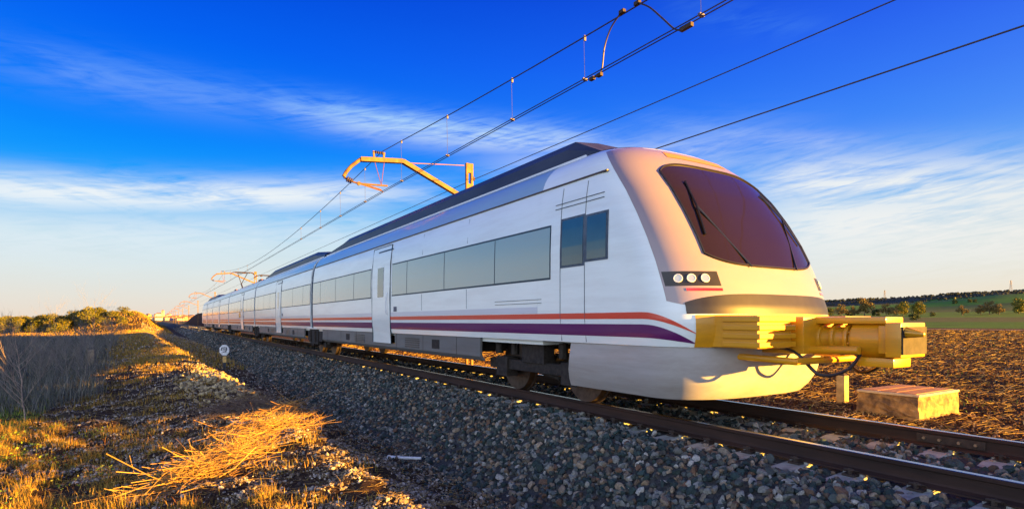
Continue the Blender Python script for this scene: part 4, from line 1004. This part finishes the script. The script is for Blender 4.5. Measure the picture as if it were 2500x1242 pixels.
# ---------------------------------------------------------------- marker posts, concrete box
M_oldc = new_mat('old_concrete', (.34, .28, .18), .92, var=.3, vscale=7, col2=(.20, .15, .11), bump=.008, bscale=18)
M_plaster = new_mat('pale_plaster', (.11, .065, .035), .9, col2=(.46, .27, .09), vscale=5, bump=.010, bscale=14)
M_post = new_mat('post_concrete', (.48, .33, .14), .9, var=.2, vscale=9, bump=.004)
M_lid = new_mat('lid_boards', (.40, .18, .07), .85, var=.25, vscale=5, stretch=(1, 6, 1), bump=.003)
M_lidp = new_mat('pale_lid_edge', (.58, .44, .26), .85, var=.2)
fz = -.60; c = P(2243, 1030, z=fz); bx0, by0 = c.x, c.y; bx1, by1 = bx0 + 1.55, by0 + 1.0; top = P(2243, 970, x=bx0).z
def rough_block(x0, x1, y0, y1, z0, z1, flare, seed, n=10):
    """closed block with bowed, chipped faces"""
    bm = bmesh.new(); bmesh.ops.create_cube(bm, size=1); bmesh.ops.subdivide_edges(bm, edges=bm.edges[:], cuts=n, use_grid_fill=True); rs = random.Random(seed)
    for v in bm.verts:
        x, y, z = v.co; f = 1 + flare * (.5 - z)
        e = .012
        v.co = Vector(((x0 + x1) / 2 + x * (x1 - x0) * f + rs.gauss(0, e) * .7, (y0 + y1) / 2 + y * (y1 - y0) * f + rs.gauss(0, e) * .7, (z0 + z1) / 2 + z * (z1 - z0) + (rs.gauss(0, e) if z < .45 else 0)))
    me = bpy.data.meshes.new('x'); bm.to_mesh(me); mb = MB(); mb.v = [tuple(v.co) for v in bm.verts]; mb.f = [tuple(v.index for v in f.verts) for f in bm.faces]; bm.free(); return mb
base = rough_block(bx0, bx1, by0, by1, fz - .15, top, .07, 5).build('concrete_box', M_plaster, bevel=0); tag(base, 'squat plastered concrete cable box with slatted lid beside the far rail', 'cable box')
ld = MB(); ld.box(bx0 - .02, bx1 + .02, by0 - .02, by1 + .02, top + .001, top + .04); lid = ld.build('lid', M_lidp, base, bevel=.006)
for i in range(3):
    a = by0 + .06 + i * (by1 - by0 - .06) / 3; MB().box(bx0 + .06, bx1 - .04, a, a + (by1 - by0) / 3 - .07, top + .0405, top + .052).build('lid_board', M_lid, lid)
c = P(2057, 985, z=-.60); mb = MB(); w = .085; zt = .0
mb.box(c.x - w, c.x + w, c.y - w, c.y + w, -.75, zt); pst = mb.build('marker_post', M_post, bevel=.008); tag(pst, 'short pale square marker post left of the concrete cable box', 'marker post')
cap = MB(); cap.add([(c.x - w, c.y - w, zt), (c.x + w, c.y - w, zt), (c.x + w, c.y + w, zt), (c.x - w, c.y + w, zt), (c.x, c.y, zt + .09)], [(0, 1, 4), (1, 2, 4), (2, 3, 4), (3, 0, 4), (3, 2, 1, 0)]); cap.build('cap', M_iron, pst)
# round-headed marker in the ditch
M_mark = new_mat('marker_white', (.62, .66, .70), .6, var=.25, vscale=14); M_marky = new_mat('marker_yellow', (.80, .52, .16), .6, var=.2, vscale=10); M_markd = new_mat('marker_dark', (.06, .07, .09), .7)
c = P(548, 898, x=2.35); px, py = c.x, c.y; g0 = float(gz(px, py)); zc_ = P(548, 854, x=2.35).z; k = depth(px, py) / F
rv = Vector((CS, -SN, 0)); fv = Vector((SN, CS, 0))
mk = MB().bar((px, py, g0 - .05), (px, py, P(548, 884, x=2.35).z), .10).build('kilometre_marker', M_markd); tag(mk, 'small round-headed white kilometre marker standing in the ditch', 'marker')
MB().bar((px, py, P(548, 884, x=2.35).z), (px, py, P(548, 869, x=2.35).z), .15, .12).build('yellow_band', M_marky, mk)
hd = MB(); rr = 12.5 * k
out = [Vector((px, py, zc_)) + (rv * math.cos(t) + Vector((0, 0, 1)) * math.sin(t) * 1.1) * rr for t in [math.pi / 8 + math.pi / 4 * i for i in range(8)]]
hd.add([p - fv * .02 for p in out] + [p + fv * .02 for p in out], [tuple(range(8)), tuple(range(15, 7, -1))] + [(i, (i + 1) % 8, 8 + (i + 1) % 8, 8 + i) for i in range(8)]); head = hd.build('head_plate', M_mark, mk)
nr = MB(); cc = Vector((px, py, zc_)) - fv * .026
for (ax, az_, bx_, bz_) in ((-.5, .45, .45, .5), (-.5, .45, -.55, -.1), (-.3, .1, .35, .12), (.45, .5, .5, 0), (-.3, -.35, .3, -.3), (.3, -.3, .42, .02)):
    nr.bar(cc + rv * ax * rr + Vector((0, 0, az_ * rr)), cc + rv * bx_ * rr + Vector((0, 0, bz_ * rr)), .012, .035)
nr.build('faded_marking', M_markd, head)
# squat post in the grass at left
c = P(223, 880, Z=22); g0 = float(gz(c.x, c.y)); zt = P(223, 853, Z=22).z; mb = MB(); mb.box(c.x - .10, c.x + .10, c.y - .08, c.y + .08, g0 - .1, zt)
o = mb.build('boundary_stone', M_oldc, bevel=.015); tag(o, 'weathered boundary stone standing in the tall grass at left', 'boundary stone')

# ---------------------------------------------------------------- bare saplings
M_bark = new_mat('pale_bark', (.34, .26, .19), .8, var=.3, vscale=25)
M_bark2 = new_mat('olive_bark', (.12, .09, .06), .9, var=.3, vscale=10)
def sapling(base, height, seed, label, lean=(0, 0), nb=12, rad=.017, group='bare saplings on the left verge', bark=M_bark):
    rs = random.Random(seed); root = empty('bare_sapling', base); tag(root, label, 'sapling', group)
    tr = MB(); pts = [Vector((0, 0, -.05))]; n = 8
    for i in range(1, n + 1): t = i / n; pts.append(Vector((lean[0] * t * height + rs.gauss(0, .012), lean[1] * t * height + rs.gauss(0, .012), t * height)))
    tr.tube(pts, rad, 6, rad * .22); tr.build('trunk', bark, root, smooth=True)
    br = MB()
    def branch(p, d, L_, r, depth_):
        q = [p]; dd = d.copy(); m = 5
        for i in range(m):
            dd = (dd + Vector((rs.gauss(0, .06), rs.gauss(0, .06), rs.gauss(.05, .04)))).normalized(); q.append(q[-1] + dd * L_ / m)
        br.tube(q, r, 4, r * .25, caps=False)
        if depth_ > 0:
            for k in range(rs.randint(2, 4)):
                i = rs.randint(1, m); side = Vector((rs.gauss(0, 1), rs.gauss(0, 1), rs.gauss(.3, .5))).normalized(); branch(q[i], (dd * 1.1 + side * .5).normalized(), L_ * rs.uniform(.35, .6), r * .5, depth_ - 1)
    for k in range(nb):
        t = .15 + .8 * k / nb; i = min(n - 1, int(t * n)); p = pts[i].lerp(pts[i + 1], t * n - i); a = rs.uniform(0, 6.28)
        branch(p, Vector((math.cos(a), math.sin(a), rs.uniform(.7, 1.6))).normalized(), height * rs.uniform(.4, .75) * (1.15 - .6 * t), rad * .38 * (1 - .5 * t), 2)
    br.build('branches', bark, root); return root
c = P(62, 1052, z=-.95); c.z = float(gz(c.x, c.y)); sapling(c, 1.55, 3, 'tall pale bare sapling at the left edge of the picture', (-.10, .05), 22, .016)
M_bark_grey = new_mat('grey_bark', (.20, .18, .15), .85, var=.3, vscale=25)
for k, (px_, Zd, h, lb) in enumerate(((190, 19, 1.15, 'thin bare sapling in the dead grass, short and right of the pale one'), (262, 26, 1.9, 'bare sapling standing by the path before the orchard'),
                                      (228, 46, 3.9, 'bare leggy sapling rising above the orchard trees'), (135, 60, 4.0, 'faint bare sapling sticking up over the orchard'), (300, 34, 1.5, 'low bare twiggy shrub at the bend of the path'))):
    c = P(px_, 800, Z=Zd); c.z = float(gz(c.x, c.y)); sapling(c, h, 20 + k, lb, (.03, 0), 18, .010 + .005 * h / 2, bark=M_bark_grey)

rs_ = random.Random(77)
for k in range(13):
    Zd = rs_.uniform(15, 40); px_ = rs_.uniform(-10, 215 + 60 * (Zd > 25)); c = P(px_, 800, Z=Zd); c.z = float(gz(c.x, c.y))
    q = sapling(c, rs_.uniform(.9, 1.4) * (1 + Zd / 70), 50 + k, 'tangled grey bare shrub among the tall dead grass left of the path', (rs_.uniform(-.1, .1), 0), 34, .011 + Zd * .0005, group='grey bare shrubs left of the path', bark=M_bark_grey); q.name = 'bare_shrub'; q['category'] = 'shrub'
# ---------------------------------------------------------------- trees
def leaf_mat(name, cols):
    m = new_mat(name, cols[0], .65, spec=.25, island=cols); b = m.node_tree.nodes['Principled BSDF']
    return m
M_olive = leaf_mat('olive_leaf', [(.07, .10, .012), (.15, .15, .015), (.04, .06, .01), (.26, .20, .02), (.08, .10, .015)])
M_autumn = leaf_mat('autumn_leaf', [(.16, .11, .035), (.22, .14, .04), (.09, .075, .025), (.12, .12, .03)])
M_dkleaf = leaf_mat('dark_leaf', [(.03, .05, .014), (.05, .07, .018), (.07, .09, .02), (.02, .035, .01)])
def make_tree(name, h, w, mat, seed, nleaf, leaf, trunk_h=.3, clumps=14, bark=M_bark2):
    rs = np.random.default_rng(seed); root = empty(name); tr = MB(); rr = random.Random(seed)
    tr.tube([(0, 0, -.3), (.03 * h, .02 * h, trunk_h * h * .6), (0, 0, trunk_h * h), (-.02 * h, .02 * h, h * .75)], .035 * h, 7, .008 * h)
    cl = []
    for k in range(clumps):
        a = rr.uniform(0, 6.28); t = rr.random(); rad = w * .5 * rr.uniform(.25, .95) * math.sin(math.pi * (.18 + .72 * t)); cl.append((rad * math.cos(a), rad * math.sin(a), h * (trunk_h * .7 + (1 - trunk_h * .7) * (.08 + .82 * t)), w * rr.uniform(.13, .24)))
    for (a, b, c, r_) in cl[:9]: tr.tube([(0, 0, trunk_h * h * .8), (a * .4, b * .4, (trunk_h * h + c) * .5), (a, b, c)], .012 * h, 4, .003 * h, caps=False)
    tr.build('trunk', bark, root)
    cs = np.array(cl); k = rs.integers(0, clumps, nleaf); d = rs.normal(size=(nleaf, 3)); d /= np.linalg.norm(d, axis=1)[:, None]; rad = (.45 + .6 * rs.random(nleaf)) 
    c = cs[k, :3] + d * (cs[k, 3] * rad)[:, None] * np.array([1, 1, .85]); c = c[c[:, 2] > .06 * h]
    V, Fq = leafquads(c, rng.uniform(.6, 1.4, len(c)) * leaf, .1); mesh_np('crown', V, Fq, 4, mat, root); return root
# olive orchard at left
prot = [make_tree('olive_tree', 4.0, 4.0, M_olive, 40 + i, 4200, .10, .10, 15) for i in range(4)]
rs = random.Random(5); i = 0
spots = []
for row, Zd in enumerate((108, 118, 130, 144)):
    px_ = -40 + 12 * row
    while px_ < 318:
        zz_ = Zd + rs.uniform(-2, 2); c = P(px_, 800, Z=zz_)
        if float(gz(c.x, c.y)) < .6: spots.append((px_, zz_, row))
        px_ += rs.uniform(17, 25)
nrow = {0: 'front', 1: 'second', 2: 'third', 3: 'back'}; cnt = {}
for (px_, Zd, row) in spots:
    o = prot[i] if i < 4 else copy_tree(prot[rs.randrange(4)]); i += 1
    c = P(px_, 800, Z=Zd); o.location = (c.x, c.y, float(gz(c.x, c.y))); s = rs.uniform(.66, .92); o.scale = (s * rs.uniform(1.1, 1.45), s * 1.2, s); o.rotation_euler.z = rs.uniform(0, 6.28)
    tag(o, 'bushy olive tree in the %s row of the orchard left of the track' % nrow[row], 'olive tree', 'olive trees of the orchard')
# trees across the fields at right
ta = [make_tree('field_tree', 9.0, 7.0, M_autumn, 60, 2600, .32, .25, 20), make_tree('field_tree', 7.5, 8.5, M_olive, 61, 2600, .32, .2, 20), make_tree('field_tree', 6.0, 6.5, M_autumn, 62, 1500, .26, .2, 16), make_tree('field_bush', 4.0, 5.0, M_dkleaf, 63, 1800, .24, .1, 16)]
fld = [(2112, 772, 726, 0, 'tallest bushy tree across the ploughed field, left in the clump'), (2085, 772, 748, 2, 'low tree just left of the tallest field tree'), (2163, 771, 741, 2, 'bare looking reddish tree in the middle of the field clump'), (2205, 770, 738, 1, 'rounded tree right of the reddish tree in the clump'),
       (2183, 771, 750, 2, 'small tree tucked behind the middle of the clump'), (2243, 770, 738, 1, 'dense round tree at the right end of the clump'), (2232, 782, 764, 3, 'small dark round bush standing before the tree clump'), (2056, 772, 742, 2, 'thin tree close to the train nose on the far field edge'), (2020, 771, 750, 3, 'dark bush beside the train nose on the horizon'),
       (2075, 771, 757, 3, 'dark low bush at the foot of the tallest field tree'), (2140, 771, 754, 3, 'dark bush between the tallest tree and the reddish tree'), (2275, 772, 761, 3, 'low bush at the right foot of the clump'), (2330, 741, 731, 3, 'small dark tree alone in the green field above the clump'), (2366, 738, 729, 3, 'left tree of two small dark trees high in the green field'),
       (2382, 738, 730, 3, 'right tree of two small dark trees high in the green field'), (2415, 768, 735, 2, 'pale bushy tree left of the tree at the right picture edge'), (2395, 768, 745, 2, 'smaller pale tree standing left of the pale bushy one'), (2440, 768, 742, 2, 'thin tree between the pale bushy tree and the right edge'), (2488, 766, 731, 1, 'broad dense tree at the right edge of the picture'), (2350, 770, 745, 2, 'faint thin tree in the gap right of the clump')]
used = set()
for (px_, yb_, yt_, kd, lb) in fld:
    # stand the tree where the ground crosses its foot row
    Zd = 150.
    for Zt in np.arange(150, 1400, 4.):
        c = P(px_, 800, Z=Zt)
        if YH - F * (float(gz(c.x, c.y)) - ZC) / Zt <= yb_: Zd = Zt; break
    o = ta[kd] if kd not in used else copy_tree(ta[kd]); used.add(kd); hh = (9.0, 7.5, 6.0, 4.0)[kd]
    c = P(px_, 800, Z=Zd); s = (yb_ - yt_) / F * Zd / hh; o.location = (c.x, c.y, float(gz(c.x, c.y))); o.scale = (s,) * 3; o.rotation_euler.z = rs.uniform(0, 6.28); tag(o, lb, 'bush' if kd == 3 else 'tree', 'trees across the fields')
# scrub wood along the hill crest
n = 30000; x = rng.uniform(950, 3000, n); y = rng.uniform(0, 3000, n); k = in_view(x, y, 100) & (wav(x, y, 260, k0=2) + (x - 1100) / 500 > -.1); x, y = x[k], y[k]
V, Fc = rocks(np.stack([x, y, gz(x, y) + .5], 1), rng.uniform(2.2, 4.8, len(x)), 1); o = mesh_np('hill_scrub', V, Fc, 3, new_mat('scrub_leaf', (.03, .036, .026), .95, spec=.1, island=[(.028, .034, .024), (.045, .05, .034), (.02, .026, .02)])); tag(o, 'dark wooded scrub covering the far hill crest', 'woodland', kind='stuff')
n = 900; x = rng.uniform(420, 1000, n); y = rng.uniform(0, 900, n); k = in_view(x, y, 100) & (np.abs(wav(x, y, 300, k0=22)) < .035); x, y = x[k], y[k]
V, Fc = rocks(np.stack([x, y, gz(x, y) + 1], 1), rng.uniform(1.5, 3.2, len(x)), 2); o = mesh_np('hedgerow', V, Fc, 3, M_dkleaf); tag(o, 'dark hedges dotted over the distant green fields', 'hedge', kind='stuff')
# grass and scrub over the lit left cutting bank
n = 30000; y = rng.uniform(95, 260, n); x = rng.uniform(-22, 2, n); V, Fc = blades(x, y, gz(x, y) - .05, rng.uniform(.15, .5, n), rng.uniform(.04, .09, n), rng.uniform(.2, .9, n), segs=2)
o = mesh_np('cutting_grass', V, Fc, 4, M_dryg); tag(o, 'dry golden grass on the sunlit cutting bank left of the line', 'grass', kind='stuff')

# ---------------------------------------------------------------- pylons on the ridge, town
M_steel = new_mat('pylon_steel', (.10, .09, .10), .6, metal=.5)
def pylon(px_, yb_, yt_, Zd, lb):
    c = P(px_, 800, Z=Zd); g = float(gz(c.x, c.y)); h = P(px_, yt_, Z=Zd).z - g; root = MB()
    w = h * .09
    for sx in (-1, 1):
        for sy in (-1, 1): root.bar((c.x + sx * w, c.y + sy * w, g), (c.x + sx * w * .15, c.y + sy * w * .15, g + h), h * .012)
    for q in range(6):
        t = q / 6; a = w * (1 - .85 * t); b = w * (1 - .85 * (t + 1 / 6)); root.bar((c.x - a, c.y - a, g + h * t), (c.x + b, c.y + b, g + h * (t + 1 / 6)), h * .008); root.bar((c.x + a, c.y - a, g + h * t), (c.x - b, c.y + b, g + h * (t + 1 / 6)), h * .008)
    o = root.build('pylon', M_steel); arms = MB()
    for t in (.72, .84, .95): arms.bar((c.x - h * .13, c.y + h * .06, g + h * t), (c.x + h * .13, c.y - h * .06, g + h * t), h * .012)
    arms.build('crossarm', M_steel, o); tag(o, lb, 'pylon', 'pylons on the ridge')
pylon(2468, 706, 684, 1300, 'lattice pylon on the hill crest near the right edge'); pylon(2160, 722, 708, 1500, 'small lattice pylon on the crest above the tree clump')
M_wall = [new_mat('house_wall_white', (.66, .60, .52), .9, var=.15), new_mat('house_wall_cream', (.55, .44, .32), .9, var=.15), new_mat('house_wall_ochre', (.45, .30, .18), .9, var=.15)]
M_tile = new_mat('roof_tile', (.30, .13, .07), .9, var=.25, vscale=2); M_dark = new_mat('window_dark', (.02, .02, .025), .3)
def house(c, w, d, h, wm, rz, lb, windows=True):
    root = empty('town_house', c, rz); MB().box(-w / 2, w / 2, -d / 2, d / 2, -14, h).build('wall', wm, root)
    r_ = MB(); r_.add([(-w / 2 - .3, -d / 2 - .3, h), (w / 2 + .3, -d / 2 - .3, h), (w / 2 + .3, d / 2 + .3, h), (-w / 2 - .3, d / 2 + .3, h), (-w / 2 - .3, 0, h + d * .22), (w / 2 + .3, 0, h + d * .22)], [(0, 1, 5, 4), (2, 3, 4, 5), (0, 4, 3), (1, 2, 5), (3, 2, 1, 0)]); r_.build('roof', M_tile, root)
    if windows:
        for q in range(int(w // 3.5)):
            x0 = -w / 2 + 1.5 + q * 3.5; MB().box(x0, x0 + 1.0, -d / 2 - .06, -d / 2 + .05, h * .45, h * .75).build('window', M_dark, root)
    tag(root, lb, 'house', 'houses of the far town'); return root
rs = random.Random(9); Zt = 1450
for k in range(64):
    px_ = 352 + 2.2 * k + rs.uniform(-1.5, 1.5); lv = rs.choice((0, 1, 2, 3)); Zd = Zt + 110 * lv + rs.uniform(-35, 35)
    c = P(px_, 783, Z=Zd); hgt = rs.uniform(3.5, 7); gg = float(gz(c.x, c.y)); c.z = gg + 1.5 + 2.6 * lv
    house(c, rs.uniform(8, 17), rs.uniform(7, 10), hgt, rs.choice(M_wall), -TH + rs.uniform(-.5, .5), 'pale tile-roofed house in the distant town beyond the end of the line')
c = P(397, 783, Z=1600); c.z = float(gz(c.x, c.y)); root = empty('church', c, -TH); tag(root, 'church with square tower standing above the distant town', 'church')
MB().box(-16, -2, -5, 5, -4, 17).build('nave', M_wall[0], root); MB().add([(-16.4, -5.4, 17), (-1.6, -5.4, 17), (-1.6, 5.4, 17), (-16.4, 5.4, 17), (-16.4, 0, 20), (-1.6, 0, 20)], [(0, 1, 5, 4), (2, 3, 4, 5), (0, 4, 3), (1, 2, 5), (3, 2, 1, 0)]).build('nave_roof', M_tile, root)
tw = MB().box(-2, 3.5, -3, 3, -4, 25).build('tower', M_wall[1], root); MB().box(-.2, 1.7, -3.08, -2.9, 20, 23).build('belfry_opening', M_dark, tw)
MB().add([(-2.4, -3.4, 25), (3.9, -3.4, 25), (3.9, 3.4, 25), (-2.4, 3.4, 25), (.75, 0, 29)], [(0, 1, 4), (1, 2, 4), (2, 3, 4), (3, 0, 4), (3, 2, 1, 0)]).build('tower_roof', M_tile, tw)
